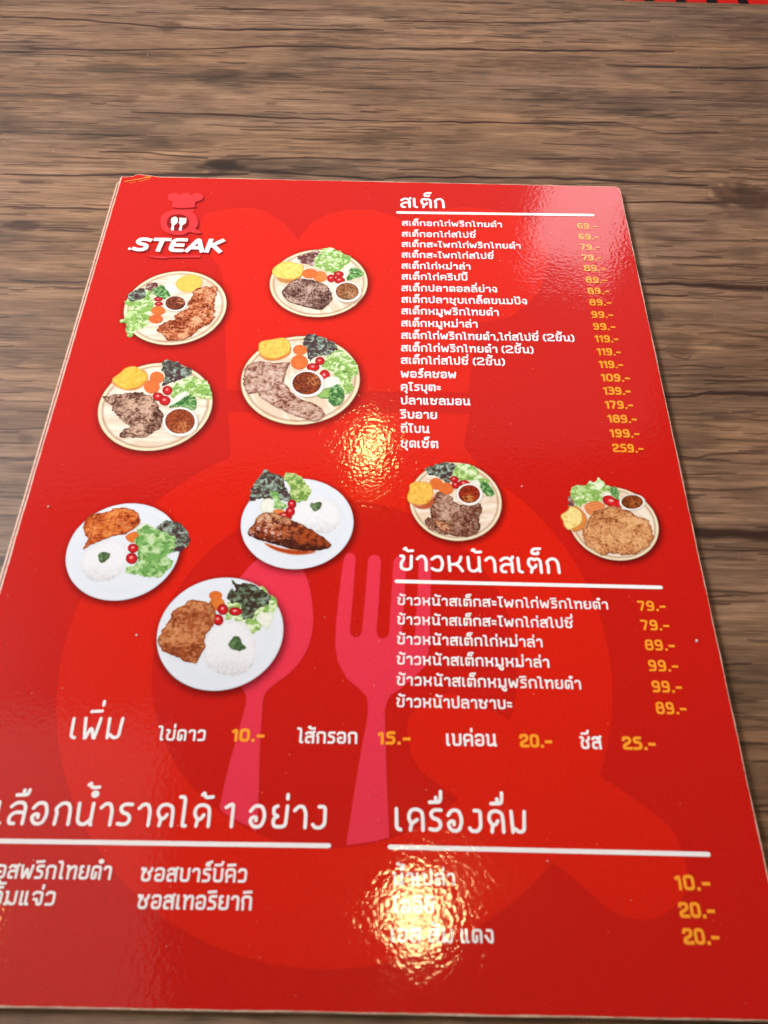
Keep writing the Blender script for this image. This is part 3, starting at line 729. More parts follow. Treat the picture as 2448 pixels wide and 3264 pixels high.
for s, xa, xb, y, h in [("10.-",737,842,2364,42),("15.-",1204,1309,2373,42),("20.-",1657,1762,2382.7,43),("25.-",1986,2093,2390.3,43),
                        ("10.-",2155,2268,2838,50),("20.-",2167,2283,2926,51),("20.-",2180,2297,3011,53)]:
    text(s, (xa, y), (xb, y + 1.5), h, M_YEL, name="price", label="amber price reading " + s, t=.22)

# ------------------------------------------------------------------ printed food pictures
def poly_dist(px, py, poly):
    P_ = np.array(poly); A_ = P_; B_ = np.roll(P_, -1, 0)
    best = np.full(px.shape, 1e9); inside = np.zeros(px.shape, bool)
    for (ax, ay), (bx, by) in zip(A_, B_):
        dx, dy = bx - ax, by - ay; L2 = dx * dx + dy * dy + 1e-12
        t = np.clip(((px - ax) * dx + (py - ay) * dy) / L2, 0, 1)
        best = np.minimum(best, (px - ax - t * dx) ** 2 + (py - ay - t * dy) ** 2)
        c = (ay > py) != (by > py)
        inside ^= c & (px < (bx - ax) * (py - ay) / (by - ay + 1e-12) + ax)
    return np.sqrt(best), inside
def patch_mesh(outline, step):
    P_ = np.array(outline)
    x0, y0 = P_.min(0); x1, y1 = P_.max(0)
    gx, gy = np.meshgrid(np.arange(x0, x1, step), np.arange(y0, y1, step))
    gx = gx.copy(); gx[1::2] += step / 2
    gx = gx.ravel(); gy = gy.ravel()
    d, ins = poly_dist(gx, gy, outline)
    k = ins & (d > step * .55); gx = gx[k]; gy = gy[k]
    vs = [Vector(p) for p in outline] + [Vector((a, b)) for a, b in zip(gx, gy)]
    r = delaunay_2d_cdt(vs, [], [list(range(len(outline)))], 1, 1e-5)
    V = np.array([(p.x, p.y) for p in r[0]]); F_ = [tuple(t) for t in r[2]]
    t = np.array(F_)
    a = V[t[:, 0]]; b = V[t[:, 1]]; c = V[t[:, 2]]
    cr_ = (b[:, 0] - a[:, 0]) * (c[:, 1] - a[:, 1]) - (b[:, 1] - a[:, 1]) * (c[:, 0] - a[:, 0])
    t[cr_ < 0] = t[cr_ < 0][:, ::-1]
    return V, [tuple(q) for q in t.tolist()]
def resample(pts, step):
    out = []; n = len(pts)
    for i in range(n):
        a = pts[i]; b = pts[(i + 1) % n]; k = max(1, int(math.dist(a, b) / step))
        for j in range(k): out.append((a[0] + (b[0] - a[0]) * j / k, a[1] + (b[1] - a[1]) * j / k))
    return out
def dedupe(pts, e=0.02):
    out = []
    for p in pts:
        if not out or math.dist(p, out[-1]) > e: out.append(p)
    if math.dist(out[0], out[-1]) < e: out.pop()
    return out

# painters: (x, y, d = distance to outline, u, v in the outline's box, seed) -> display colours 0..255
def p_meat(dark, mid, light, f=1.0, stripes=0.0):
    def P_(x, y, d, u, v, s):
        wx = x + 1.2 * (fbm(x * .5, y * .5, s + 40, 2) - .5); wy = y + 1.2 * (fbm(x * .5 + 9, y * .5, s + 50, 2) - .5)
        n = 0.55 * ridge(wx * 1.1 * f, wy * 1.5 * f, s, 3) + 0.45 * fbm(wx * 1.9 * f, wy * 2.4 * f, s + 3, 3)
        big = fbm(x * .28, y * .28, s + 20, 2)
        c = mixc(mid, light, sm(.48, .82, n + .6 * (big - .5)))
        c = c * (1 - sm(.54, .30, n + .5 * (big - .5))[:, None]) + np.asarray(dark, float) * sm(.54, .30, n + .5 * (big - .5))[:, None]
        gl = sm(.66, .76, fbm(x * 2.1, y * 2.6, s + 77, 2)) * sm(.45, .6, n) * .55
        c = c * (1 - gl[:, None]) + (np.asarray(light, float) * .6 + 102) * gl[:, None]
        e = (1 - sm(0.1, .9, d + .8 * (n - .5))) * .45
        return c * (1 - e[:, None]) + np.asarray(dark, float) * e[:, None]
    return P_
def p_leaf(dark, mid, light, pale, f=1.0):
    def P_(x, y, d, u, v, s):
        wx = x + 1.6 * (fbm(x * .6, y * .6, s + 40, 2) - .5); wy = y + 1.6 * (fbm(x * .6 + 5, y * .6, s + 50, 2) - .5)
        n = fbm(wx * .62 * f, wy * .75 * f, s, 3, .6); r = ridge(wx * .55 * f, wy * .6 * f, s + 8, 2)
        c = mixc(mid, light, sm(.36, .56, n))
        c = c * (1 - sm(.56, .72, n)[:, None]) + np.asarray(pale, float) * sm(.56, .72, n)[:, None]
        k = (1 - sm(.0, .16, np.abs(n - .43) + .22 * (1 - r))) * .85
        return c * (1 - k[:, None]) + np.asarray(dark, float) * k[:, None]
    return P_
def p_flat(base, var=10, edge=None, ew=.5, f=1.0, speck=None, sp=.72):
    def P_(x, y, d, u, v, s):
        n = fbm(x * 1.1 * f, y * 1.1 * f, s, 3)
        c = np.asarray(base, float)[None] + (n - .5)[:, None] * 2 * var
        if speck is not None:
            k = sm(sp, sp + .08, fbm(x * 2.4 * f, y * 2.6 * f, s + 5, 2)); c = c * (1 - k[:, None]) + np.asarray(speck, float) * k[:, None]
        if edge is not None:
            e = 1 - sm(.0, ew, d); c = c * (1 - e[:, None]) + np.asarray(edge, float) * e[:, None]
        return c
    return P_
def p_tomato(x, y, d, u, v, s):
    c = mixc((215, 30, 35), (150, 12, 22), 1 - sm(.0, .8, d))
    r = np.hypot((u - .45) / .16, (v - .58) / .13); h = (1 - sm(.5, 1.1, r)) * .85
    return c * (1 - h[:, None]) + np.array((255, 205, 200.)) * h[:, None]
def p_carrot(ang, base=(240, 125, 60)):
    def P_(x, y, d, u, v, s):
        q = (x * math.cos(ang) + y * math.sin(ang)) / .62
        k = (np.sin(q * 2 * math.pi) > .35) * .55 * sm(.15, .5, d)
        c = np.asarray(base, float)[None] + (fbm(x, y, s, 2) - .5)[:, None] * 24
        c = c * (1 - k[:, None]) + np.array((190, 85, 35.)) * k[:, None]
        e = (1 - sm(0, .35, d)) * .6
        return c * (1 - e[:, None]) + np.array((200, 85, 40.)) * e[:, None]
    return P_
def p_rice(x, y, d, u, v, s):
    g = ridge(x * 1.7, y * 1.9, s, 2); low = sm(.45, .0, v) * .5 + .25 * (1 - sm(0, 1.2, d))
    b = 246 - (1 - sm(.3, .8, g)) * 40 * (low + .12) - low * 20
    return np.stack([b, b, b + 5], 1)
def p_fish(x, y, d, u, v, s):
    # a glazed fillet: pale skin showing along the upper side, dark caramel below, wet streaks
    n = fbm(x * .8, y * .8, s, 4, .6); m = fbm(x * 1.7, y * 1.5, s + 5, 3)
    c = mixc((96, 34, 16), (176, 78, 34), sm(.3, .65, n))
    k = sm(.42, .78, (v - .30) + .9 * (n - .35)) * (.55 + .45 * sm(.4, .6, m)); c = c * (1 - k[:, None]) + np.array((214, 160, 112.)) * k[:, None]
    k = (1 - sm(.22, .50, v + .35 * u - .1 + .3 * (n - .5))) * .75; c = c * (1 - k[:, None]) + np.array((58, 22, 16.)) * k[:, None]
    k = sm(.64, .74, fbm(x * 1.5 + y * .5, y * 2.2 - x * .6, s + 9, 2)) * sm(.75, .2, u) * .9; c = c * (1 - k[:, None]) + np.array((238, 214, 206.)) * k[:, None]
    e = (1 - sm(0, .6, d)) * .5; return c * (1 - e[:, None]) + np.array((56, 24, 18.)) * e[:, None]
def p_sauce(base, hi, hx=.65, hy=.35):
    def P_(x, y, d, u, v, s):
        n = fbm(x * 1.8, y * 1.8, s, 3); c = mixc(np.array(base) * .72, np.array(base) * 1.15, sm(.3, .7, n))
        r = np.hypot((u - hx) / .3, (v - hy) / .3); k = (1 - sm(.6, 1.2, r)) * sm(.5, .62, fbm(x * 2.6, y * 2.6, s + 4, 2)) * .8
        c = c * (1 - k[:, None]) + np.asarray(hi, float) * k[:, None]
        e = (1 - sm(0, .4, d)) * .45
        return c * (1 - e[:, None]) + np.array(base) * .5 * e[:, None]
    return P_
def p_bread(base, crust=(214, 140, 60)):
    return p_flat(base, 16, crust, .45, .8, (np.array(base) * (.93, .86, .6)), .62)
LETT = p_leaf((84, 128, 52), (146, 190, 92), (196, 226, 150), (238, 248, 218), 1.3)
LETT2 = p_leaf((60, 110, 45), (120, 176, 92), (165, 208, 132), (205, 228, 180))
PURP = p_leaf((38, 18, 26), (84, 52, 62), (104, 118, 96), (172, 188, 180), 1.7)
DKG = p_leaf((36, 40, 26), (70, 82, 52), (104, 128, 86), (150, 172, 140), 1.2)
REDL = p_leaf((60, 24, 28), (112, 60, 58), (150, 110, 104), (212, 190, 180), 1.1)
BROC = p_leaf((28, 62, 34), (62, 116, 58), (112, 166, 92), (165, 206, 140), 2.0)
CAUL = p_flat((242, 244, 232), 10, (205, 220, 190), .4)
PARS = p_leaf((38, 58, 34), (72, 100, 58), (100, 130, 84), (130, 156, 110), 2.4)
CHICK = p_meat((116, 40, 18), (184, 88, 44), (240, 180, 136), .75)
ORNG = p_meat((140, 52, 20), (206, 92, 34), (236, 146, 76), .7)
BEEF = p_meat((62, 30, 24), (112, 74, 62), (206, 176, 160), 1.1)
BEEF2 = p_meat((78, 36, 24), (120, 80, 64), (214, 176, 150), .75)
PORK = p_meat((118, 58, 44), (190, 148, 126), (224, 196, 184), .6)
TBON = p_meat((88, 40, 28), (132, 84, 64), (204, 168, 146), .8)
FRY = p_meat((120, 56, 26), (208, 136, 82), (236, 182, 126), 1.25)

ZF = 0.12
def food(crop, plate, items, wood, label, seed):
    x0, y0, sc = crop
    T_ = lambda L_: [U(x0 + x / sc, y0 + y / sc) for x, y in L_]
    # the plate is a circle on the page; it is given by 4 extreme points (left, top, right, bottom) in the picture
    (lx, ly), (tx, ty), (rx, ry), (bx, by) = plate
    ell = []
    cxp, cyp = (lx + rx + tx + bx) / 4, (ty + by + ly + ry) / 4
    L4 = [np.array(p) for p in T_(plate)]
    cen = (L4[0] + L4[2]) / 2 * .5 + (L4[1] + L4[3]) / 2 * .5
    ra = math.dist(L4[0], L4[2]) / 2; rb = math.dist(L4[1], L4[3]) / 2
    n = 120; rings = [0, .12, .24, .36, .48, .6, .7, .78, .84, .88, .905, .92, .935, .95, .965, .98, .99, 1.0]
    if wood: rings = list(np.linspace(0, .86, 34)) + rings[9:]
    V = [(cen[0], cen[1])]; R_ = [0.0]
    for q in rings[1:]:
        for k in range(n):
            a = 2 * math.pi * k / n; V.append((cen[0] + ra * q * math.cos(a), cen[1] + rb * q * math.sin(a))); R_.append(q)
    F_ = [(0, 1 + k, 1 + (k + 1) % n) for k in range(n)]
    for j in range(len(rings) - 2):
        b0 = 1 + j * n; b1 = b0 + n
        F_ += [(b0 + k, b1 + k, b1 + (k + 1) % n, b0 + (k + 1) % n) for k in range(n)]
    V = np.array(V); R_ = np.array(R_); x = V[:, 0]; y = V[:, 1]
    if wood:
        g = fbm(x * .12 + seed, y * .9, seed, 3) if seed % 2 else fbm(x * .5 + y * .3, y * .10 - x * .1, seed, 3)
        c = mixc((238, 212, 186), (252, 238, 222), sm(.35, .6, g))
        k = (sm(.895, .912, R_) * (1 - sm(.925, .95, R_))) * .6; c = c * (1 - k[:, None]) + np.array((166, 124, 84.)) * k[:, None]
        k = sm(.94, .955, R_) * (1 - sm(.985, .995, R_)); c = c * (1 - k[:, None]) + np.array((250, 230, 196.)) * k[:, None]
        k = sm(.985, 1.0, R_) * .8; c = c * (1 - k[:, None]) + np.array((150, 110, 66.)) * k[:, None]
    else:
        c = np.tile(np.array((236, 241, 250.)), (len(V), 1))
        k = sm(.72, .80, R_) * (1 - sm(.80, .9, R_)) * .25; c = c - k[:, None] * np.array((14, 8, 2.))
        k = sm(.975, 1.0, R_) * .5; c = c * (1 - k[:, None]) + np.array((196, 200, 208.)) * k[:, None]
    # soft printed shade under the plate, below and to the right
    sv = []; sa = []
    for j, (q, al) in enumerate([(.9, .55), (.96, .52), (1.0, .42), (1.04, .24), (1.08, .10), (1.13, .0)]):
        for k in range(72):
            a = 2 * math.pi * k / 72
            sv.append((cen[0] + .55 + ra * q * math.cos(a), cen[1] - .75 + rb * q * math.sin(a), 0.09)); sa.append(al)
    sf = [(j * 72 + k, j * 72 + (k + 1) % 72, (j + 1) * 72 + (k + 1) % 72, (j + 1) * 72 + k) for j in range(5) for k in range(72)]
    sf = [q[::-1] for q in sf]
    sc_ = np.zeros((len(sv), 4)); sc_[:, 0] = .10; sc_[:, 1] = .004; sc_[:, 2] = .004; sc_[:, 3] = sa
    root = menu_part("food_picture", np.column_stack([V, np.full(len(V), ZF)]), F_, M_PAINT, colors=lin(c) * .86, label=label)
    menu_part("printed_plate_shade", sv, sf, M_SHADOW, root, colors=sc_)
    for i, it in enumerate(items):
        nm, poly, painter = it[:3]; opt = it[3] if len(it) > 3 else {}
        z = ZF + .012 * (i + 1)
        s = seed * 31 + i * 7
        if opt.get('ell'):
            (ex, ey, ea, eb) = poly
            poly = [(ex + ea * math.cos(t * math.pi / 12), ey + eb * math.sin(t * math.pi / 12)) for t in range(24)]
            out = T_(poly)
        else:
            out = T_(poly)
            out = smooth_closed(out, 4) if opt.get('smooth', True) else out
        rag = opt.get('rag', 0)
        out = resample(out, .45 if not rag else .28)
        if rag:
            o = np.array(out); nx = (fbm(o[:, 0] * 1.1, o[:, 1] * 1.1, s + 60, 2, .7) - .5) * 2 * rag; ny = (fbm(o[:, 0] * 1.1 + 50, o[:, 1] * 1.1, s + 61, 2, .7) - .5) * 2 * rag
            out = [(a + p, b + q) for (a, b), p, q in zip(out, nx, ny)]
        out = dedupe(out)
        Vp, Fp = patch_mesh(out, opt.get('step', .24))
        d, _ = poly_dist(Vp[:, 0], Vp[:, 1], out)
        mn = Vp.min(0); sp = Vp.max(0) - mn + 1e-6
        u = (Vp[:, 0] - mn[0]) / sp[0]; v = (Vp[:, 1] - mn[1]) / sp[1]
        cc = painter(Vp[:, 0], Vp[:, 1], d, u, v, s)
        menu_part(nm, np.column_stack([Vp, np.full(len(Vp), z)]), Fp, M_PAINT, root, colors=lin(cc) * .86)
E_ = dict(ell=True)
def cup(x, y, a, b, base, hi, inner=.80, hx=.65, hy=.35):
    return [("sauce_cup", (x, y, a, b), p_flat((250, 246, 240), 4, (196, 176, 160), .3), E_), ("sauce", (x - a * .02, y - b * .04, a * inner, b * inner), p_sauce(base, hi, hx, hy), E_)]
def shade(x, y, a, b, col=(196, 160, 132)):
    return ("dish_shade", (x, y, a, b), p_flat(col, 6, (225, 196, 170), 1.0), E_)
RAG = dict(rag=.45); RG2 = dict(rag=.28); RG3 = dict(rag=.7)

food((370, 840, 4.484), [(108, 660), (960, 105), (1578, 600), (740, 1160)], [
 ("cauliflower", [(690,310),(760,280),(850,300),(885,370),(870,430),(790,455),(720,420)], CAUL, RG2),
 ("red_lettuce", [(430,320),(550,265),(600,310),(600,400),(520,440),(430,400)], REDL, RG3),
 ("broccoli", [(520,380),(600,330),(680,320),(770,440),(790,480),(700,520),(560,470)], BROC, RAG),
 ("lettuce", [(180,520),(300,470),(430,380),(520,430),(540,520),(530,640),(480,740),(460,880),(330,950),(250,1000),(230,1050),(170,1045),(140,960),(150,880),(110,850),(55,850),(60,810),(130,790),(170,700),(200,620),(130,580),(130,530)], LETT, RAG),
 ("purple_lettuce", [(180,440),(300,370),(400,360),(430,440),(400,500),(240,550),(190,520)], PURP, RAG),
 ("tomato", (605, 515, 62, 34), p_tomato, E_), ("tomato", (612, 582, 62, 30), p_tomato, E_),
 ("carrot_slice", (605, 680, 100, 68), p_carrot(2.5), E_), ("carrot_slice", (570, 800, 102, 62), p_carrot(1.4, (236, 112, 58)), E_),
 ("mashed_corn", [(860,270),(930,200),(1090,160),(1200,200),(1235,280),(1180,370),(1060,420),(930,400),(870,350)], p_flat((250,202,92), 14, (240,190,110), .5)),
 ("grilled_chicken", [(1110,400),(1250,340),(1440,340),(1440,430),(1410,560),(1400,780),(1330,880),(1180,930),(1050,1060),(880,1110),(740,1110),(680,1020),(590,990),(620,900),(760,820),(850,800),(830,750),(920,700),(1030,650),(1030,560),(1090,470)], CHICK, RG3)]
 + cup(853, 578, 172, 118, (130, 58, 32), (220, 150, 110), .84, .8, .7), True, "plate of grilled chicken, far left of the card under the logo", 1)

food((840, 770, 4.74), [(82, 640), (830, 125), (1564, 600), (860, 1145)], [
 ("bread_shade", [(200,540),(400,560),(590,480),(560,560),(420,640),(240,610)], p_flat((205,140,80), 14, (225,185,140), .6)),
 ("garlic_bread", [(140,420),(230,340),(340,300),(500,330),(600,360),(600,450),(540,540),(400,580),(220,550),(140,500)], p_bread((248, 222, 118))),
 ("red_lettuce", [(520,225),(640,190),(800,130),(860,180),(790,290),(770,370),(660,350),(550,320)], REDL, RAG),
 ("lettuce", [(780,270),(850,180),(900,110),(1010,100),(1130,140),(1230,200),(1310,230),(1300,310),(1230,370),(1150,440),(1010,470),(850,420),(770,400)], LETT, RG3),
 ("broccoli", [(1250,570),(1290,500),(1310,410),(1400,400),(1490,450),(1510,520),(1400,560),(1290,600)], BROC, RAG),
 ("carrot_slice", (855, 535, 108, 84), p_carrot(.8, (240, 150, 80)), E_), ("carrot_slice", (700, 490, 120, 74), p_carrot(2.6), E_),
 ("tomato", (1135, 500, 78, 50), p_tomato, E_), ("tomato", (1022, 562, 62, 60), p_tomato, E_), ("tomato", (1150, 592, 82, 50), p_tomato, E_),
 ("beef_steak", [(280,750),(350,680),(480,580),(620,570),(820,610),(960,680),(1030,790),(1040,890),(960,970),(870,1030),(690,1010),(520,960),(370,910),(290,820)], BEEF, RAG),
 shade(1290, 810, 205, 150)] + cup(1268, 768, 214, 160, (156, 100, 60), (225, 170, 130), .82), True, "plate of peppered beef steak, small and farthest up the card", 2)

food((300, 1130, 4.1475), [(64, 740), (870, 108), (1582, 620), (720, 1272)], [
 ("bread_crust", [(240,350),(350,460),(540,480),(700,380),(710,260),(600,200)], p_flat((224,150,80), 14, (230,190,150), .5)),
 ("garlic_bread", [(240,330),(340,250),(420,180),(540,158),(640,220),(705,265),(690,350),(560,440),(400,460),(300,410)], p_bread((250, 200, 82))),
 ("purple_lettuce", [(890,200),(940,80),(1080,100),(1190,160),(1290,210),(1270,300),(1150,340),(1010,390),(900,420),(930,280)], PURP, RG3),
 ("carrot_slice", (830, 310, 96, 80), p_carrot(2.4), E_), ("carrot_slice", (765, 430, 105, 92), p_carrot(2.2), E_),
 ("lettuce", [(1030,420),(1140,350),(1250,290),(1400,330),(1500,370),(1545,480),(1540,600),(1400,580),(1280,540),(1150,560),(1030,560)], LETT, RG3),
 ("cauliflower", [(970,690),(1080,560),(1200,490),(1230,530),(1110,640),(1020,700)], CAUL, RG2),
 ("broccoli", [(990,700),(1120,620),(1260,540),(1350,600),(1340,720),(1260,730),(1100,700)], BROC, RAG),
 ("tomato", (848, 562, 74, 56), p_tomato, E_), ("tomato", (970, 480, 66, 62), p_tomato, E_), ("tomato", (935, 615, 76, 64), p_tomato, E_),
 ("beef_steak", [(120,560),(230,550),(360,520),(600,505),(740,560),(830,660),(910,800),(890,960),(780,1030),(650,1110),(500,1100),(340,1090),(390,1000),(470,970),(380,880),(260,760),(240,690),(150,620)], BEEF2, RG3)]
 + cup(1142, 898, 240, 200, (160, 70, 32), (226, 150, 90), .82, .6, .25), True, "plate with a torn-edged beef steak, leftmost in the second row", 3)

food((750, 1050, 4.046), [(66, 660), (820, 78), (1602, 650), (880, 1215)], [
 ("bread_crust", [(320,300),(400,400),(560,400),(700,330),(720,230),(640,200)], p_flat((226,140,62), 14, (200,120,70), .4)),
 ("garlic_bread", [(300,230),(330,160),(480,130),(620,110),(690,150),(715,220),(680,310),(520,380),(380,360),(310,310)], p_bread((250, 204, 96))),
 ("dark_lettuce", [(880,180),(950,60),(1100,100),(1280,180),(1330,290),(1290,350),(1150,340),(1010,380),(950,420),(920,290)], PURP, RG3),
 ("lettuce", [(1110,480),(1150,390),(1200,350),(1330,260),(1460,340),(1560,440),(1590,560),(1500,640),(1520,740),(1480,830),(1400,840),(1360,700),(1240,560)], LETT, RG3),
 ("carrot_slice", (835, 270, 92, 68), p_carrot(1.6), E_), ("carrot_slice", (826, 428, 112, 96), p_carrot(2.7), E_),
 ("tomato", (1090, 412, 62, 54), p_tomato, E_), ("tomato", (1005, 492, 84, 54), p_tomato, E_), ("tomato", (1150, 602, 70, 76), p_tomato, E_),
 ("cauliflower", [(1110,700),(1200,620),(1320,620),(1360,700),(1300,750),(1160,790)], CAUL, RG2),
 ("broccoli_stem", [(1060,870),(1130,780),(1260,750),(1280,840),(1200,900)], p_flat((150, 190, 100), 16, (90, 130, 60), .5), RG2),
 ("broccoli", [(1200,900),(1220,790),(1330,710),(1400,810),(1390,940),(1300,990),(1220,960)], BROC, RAG),
 ("pork_chop_bone", [(290,830),(420,790),(620,700),(760,860),(900,920),(1100,1010),(1150,1110),(1040,1195),(860,1150),(640,1060),(440,960)], PORK, RAG),
 ("pork_chop", [(120,540),(180,450),(320,420),(520,440),(700,430),(660,520),(620,680),(500,770),(340,800),(180,840),(120,740),(100,640)], PORK, RAG)]
 + cup(928, 708, 228, 180, (140, 58, 28), (226, 150, 90), .82, .75, .65), True, "largest plate of the upper four, with a pale pork chop", 4)

food((1280, 1460, 4.879), [(118, 680), (790, 66), (1550, 660), (900, 1285)], [
 ("purple_lettuce", [(380,170),(500,110),(720,80),(880,130),(870,210),(760,290),(740,380),(640,360),(560,290),(420,260)], PURP, RG3),
 ("lettuce", [(800,250),(860,120),(1050,100),(1180,180),(1220,290),(1350,330),(1340,400),(1150,360),(900,350),(790,300)], LETT, RAG),
 ("broccoli", [(1200,380),(1320,380),(1440,520),(1430,590),(1300,580),(1230,480)], BROC, RAG), ("cauliflower", [(1080,360),(1180,340),(1230,420),(1170,460),(1080,420)], CAUL, RG2),
 ("carrot_slice", (535, 405, 105, 92), p_carrot(1.0), E_), ("carrot_slice", (690, 480, 118, 96), p_carrot(1.3), E_),
 ("bread_shade", [(140,690),(300,740),(480,620),(520,560),(540,700),(430,790),(250,790)], p_flat((190,90,50), 12, (220,150,120), .6)),
 ("garlic_bread", [(85,600),(120,500),(130,410),(250,370),(430,390),(490,500),(480,620),(380,720),(220,730),(110,690)], p_bread((250, 196, 88))),
 ("t_bone_steak", [(540,540),(640,560),(780,620),(850,700),(1000,740),(1200,700),(1250,800),(1210,960),(1190,1160),(1030,1235),(820,1210),(640,1180),(470,1130),(380,1050),(380,960),(470,920),(430,830),(490,740)], TBON, RG3),
 ("bone", [(500,1010),(560,970),(740,1050),(760,1120),(660,1140),(560,1090)], p_flat((214,160,120), 20, (120,60,40), .4, speck=(140,70,30), sp=.5), RG2),
 ("tomato", (815, 335, 72, 50), p_tomato, E_), ("tomato", (838, 425, 60, 62), p_tomato, E_), ("tomato", (968, 400, 92, 52), p_tomato, E_)]
 + cup(1055, 574, 212, 176, (150, 44, 22), (230, 170, 90), .80, .45, .25), True, "plate of T-bone steak, left of the pair below the upper price list", 5)

food((1770, 1510, 4.879), [(180, 720), (860, 180), (1580, 850), (1010, 1330)], [
 ("red_lettuce", [(200,380),(240,340),(290,420),(280,510),(220,520)], REDL, RG2),
 ("broccoli", [(840,220),(960,210),(990,300),(980,420),(900,370),(850,300)], BROC, RAG),
 ("lettuce", [(250,240),(340,175),(450,200),(520,110),(600,140),(640,80),(700,75),(760,150),(860,220),(840,290),(720,300),(740,440),(600,450),(450,470),(400,530),(300,500),(280,420),(240,330)], LETT, RG3),
 ("cauliflower", [(720,330),(800,290),(870,320),(850,370),(760,370)], CAUL, RG2),
 ("tomato", [(740,370),(840,340),(930,390),(1010,430),(1030,530),(900,530),(760,470)], p_tomato),
 ("carrot_slice", [(450,530),(500,460),(640,430),(770,490),(740,560),(640,640),(520,640)], p_carrot(1.5, (240, 150, 90))),
 ("bread_crust", [(280,520),(400,560),(485,690),(460,830),(340,900),(260,870)], p_flat((228,140,66), 14, (190,110,60), .4)),
 ("garlic_bread", [(90,640),(190,570),(220,510),(290,520),(390,580),(420,680),(400,780),(280,860),(200,880),(130,810),(120,750),(90,700)], p_bread((252, 228, 150))),
 ("fried_cutlet", [(540,660),(700,560),(850,520),(1050,540),(1200,600),(1320,680),(1440,720),(1490,860),(1530,960),(1500,1070),(1380,1180),(1240,1250),(1060,1280),(860,1240),(740,1280),(600,1200),(460,1120),(440,980),(430,880),(500,780)], FRY, RG3)]
 + cup(1196, 450, 206, 132, (140, 66, 26), (190, 110, 60), .82), True, "plate of crumbed fried cutlet near the card's right edge", 6)

food((190, 1580, 3.858), [(70, 760), (920, 82), (1476, 620), (650, 1275)], [
 ("rice", [(300,690),(440,600),(620,545),(760,590),(830,690),(810,850),(720,980),(560,1060),(400,1050),(300,960),(260,820)], p_rice, RG2),
 ("purple_lettuce", [(1200,380),(1300,310),(1490,340),(1580,470),(1590,620),(1400,700),(1360,560),(1230,470)], PURP, RG3),
 ("cauliflower", [(940,400),(1040,340),(1140,380),(1100,450),(960,430)], CAUL, RG2),
 ("carrot_slice", [(810,510),(900,450),(980,460),(960,560),(880,580)], p_carrot(.5, (240, 130, 50))),
 ("lettuce", [(960,430),(1100,370),(1220,430),(1400,500),(1420,590),(1390,690),(1340,740),(1400,830),(1300,960),(1200,1005),(1000,980),(820,960),(820,880),(940,830),(960,640),(920,550),(980,500)], LETT2, RG3),
 ("tomato", (905, 650, 66, 58), p_tomato, E_), ("tomato", (888, 775, 72, 70), p_tomato, E_),
 ("grilled_chicken", [(300,350),(400,230),(600,200),(730,150),(930,190),(1000,310),(930,400),(820,470),(680,500),(560,540),(420,590),(290,670),(350,540),(300,460)], ORNG, RAG),
 ("parsley", [(480,720),(560,690),(620,740),(590,800),(510,835),(480,780)], PARS, RAG)], False, "white plate of orange grilled chicken beside rice with salad on its right", 7)

food((740, 1480, 4.1475), [(86, 820), (950, 175), (1578, 760), (820, 1368)], [
 ("rice", [(770,740),(840,530),(1000,470),(1200,450),(1380,540),(1430,680),(1390,830),(1260,910),(1100,900),(900,800)], p_rice, RG2),
 ("broccoli", [(750,480),(760,300),(690,200),(720,110),(900,160),(1010,290),(1030,430),(900,500),(830,520)], p_leaf((60,100,40),(120,160,70),(176,204,120),(214,226,160),1.3), RG3),
 ("dark_lettuce", [(220,420),(290,280),(330,200),(440,80),(530,120),(680,180),(700,300),(780,440),(720,500),(580,470),(400,460),(250,490)], PURP, RG3),
 ("cauliflower", [(370,590),(400,490),(480,460),(570,500),(540,640),(420,640)], CAUL, RG2),
 ("lettuce", [(500,380),(600,370),(640,480),(720,530),(700,590),(560,590),(560,480)], LETT2, RAG),
 ("carrot_slice", [(550,610),(640,600),(720,640),(700,690),(560,660)], p_carrot(.5, (240, 140, 70))),
 ("tomato", [(590,680),(660,640),(760,640),(790,720),(700,720)], p_tomato), ("tomato", (790, 530, 58, 62), p_tomato, E_), ("tomato", (768, 628, 62, 62), p_tomato, E_),
 ("sauce", [(420,1040),(700,1120),(1100,1150),(1000,1190),(800,1200),(560,1140)], p_flat((178,64,24), 14, (236,160,110), .5)),
 ("glazed_mackerel", [(200,910),(280,800),(370,670),(520,640),(700,700),(960,820),(1100,900),(1280,1030),(1280,1110),(1050,1150),(800,1130),(560,1060),(320,990)], p_fish, RG2),
 ("parsley", [(1040,520),(1110,510),(1190,520),(1160,590),(1080,630),(1050,580)], PARS, RAG)], False, "white plate of sauce-glazed mackerel fillet with rice behind it", 8)

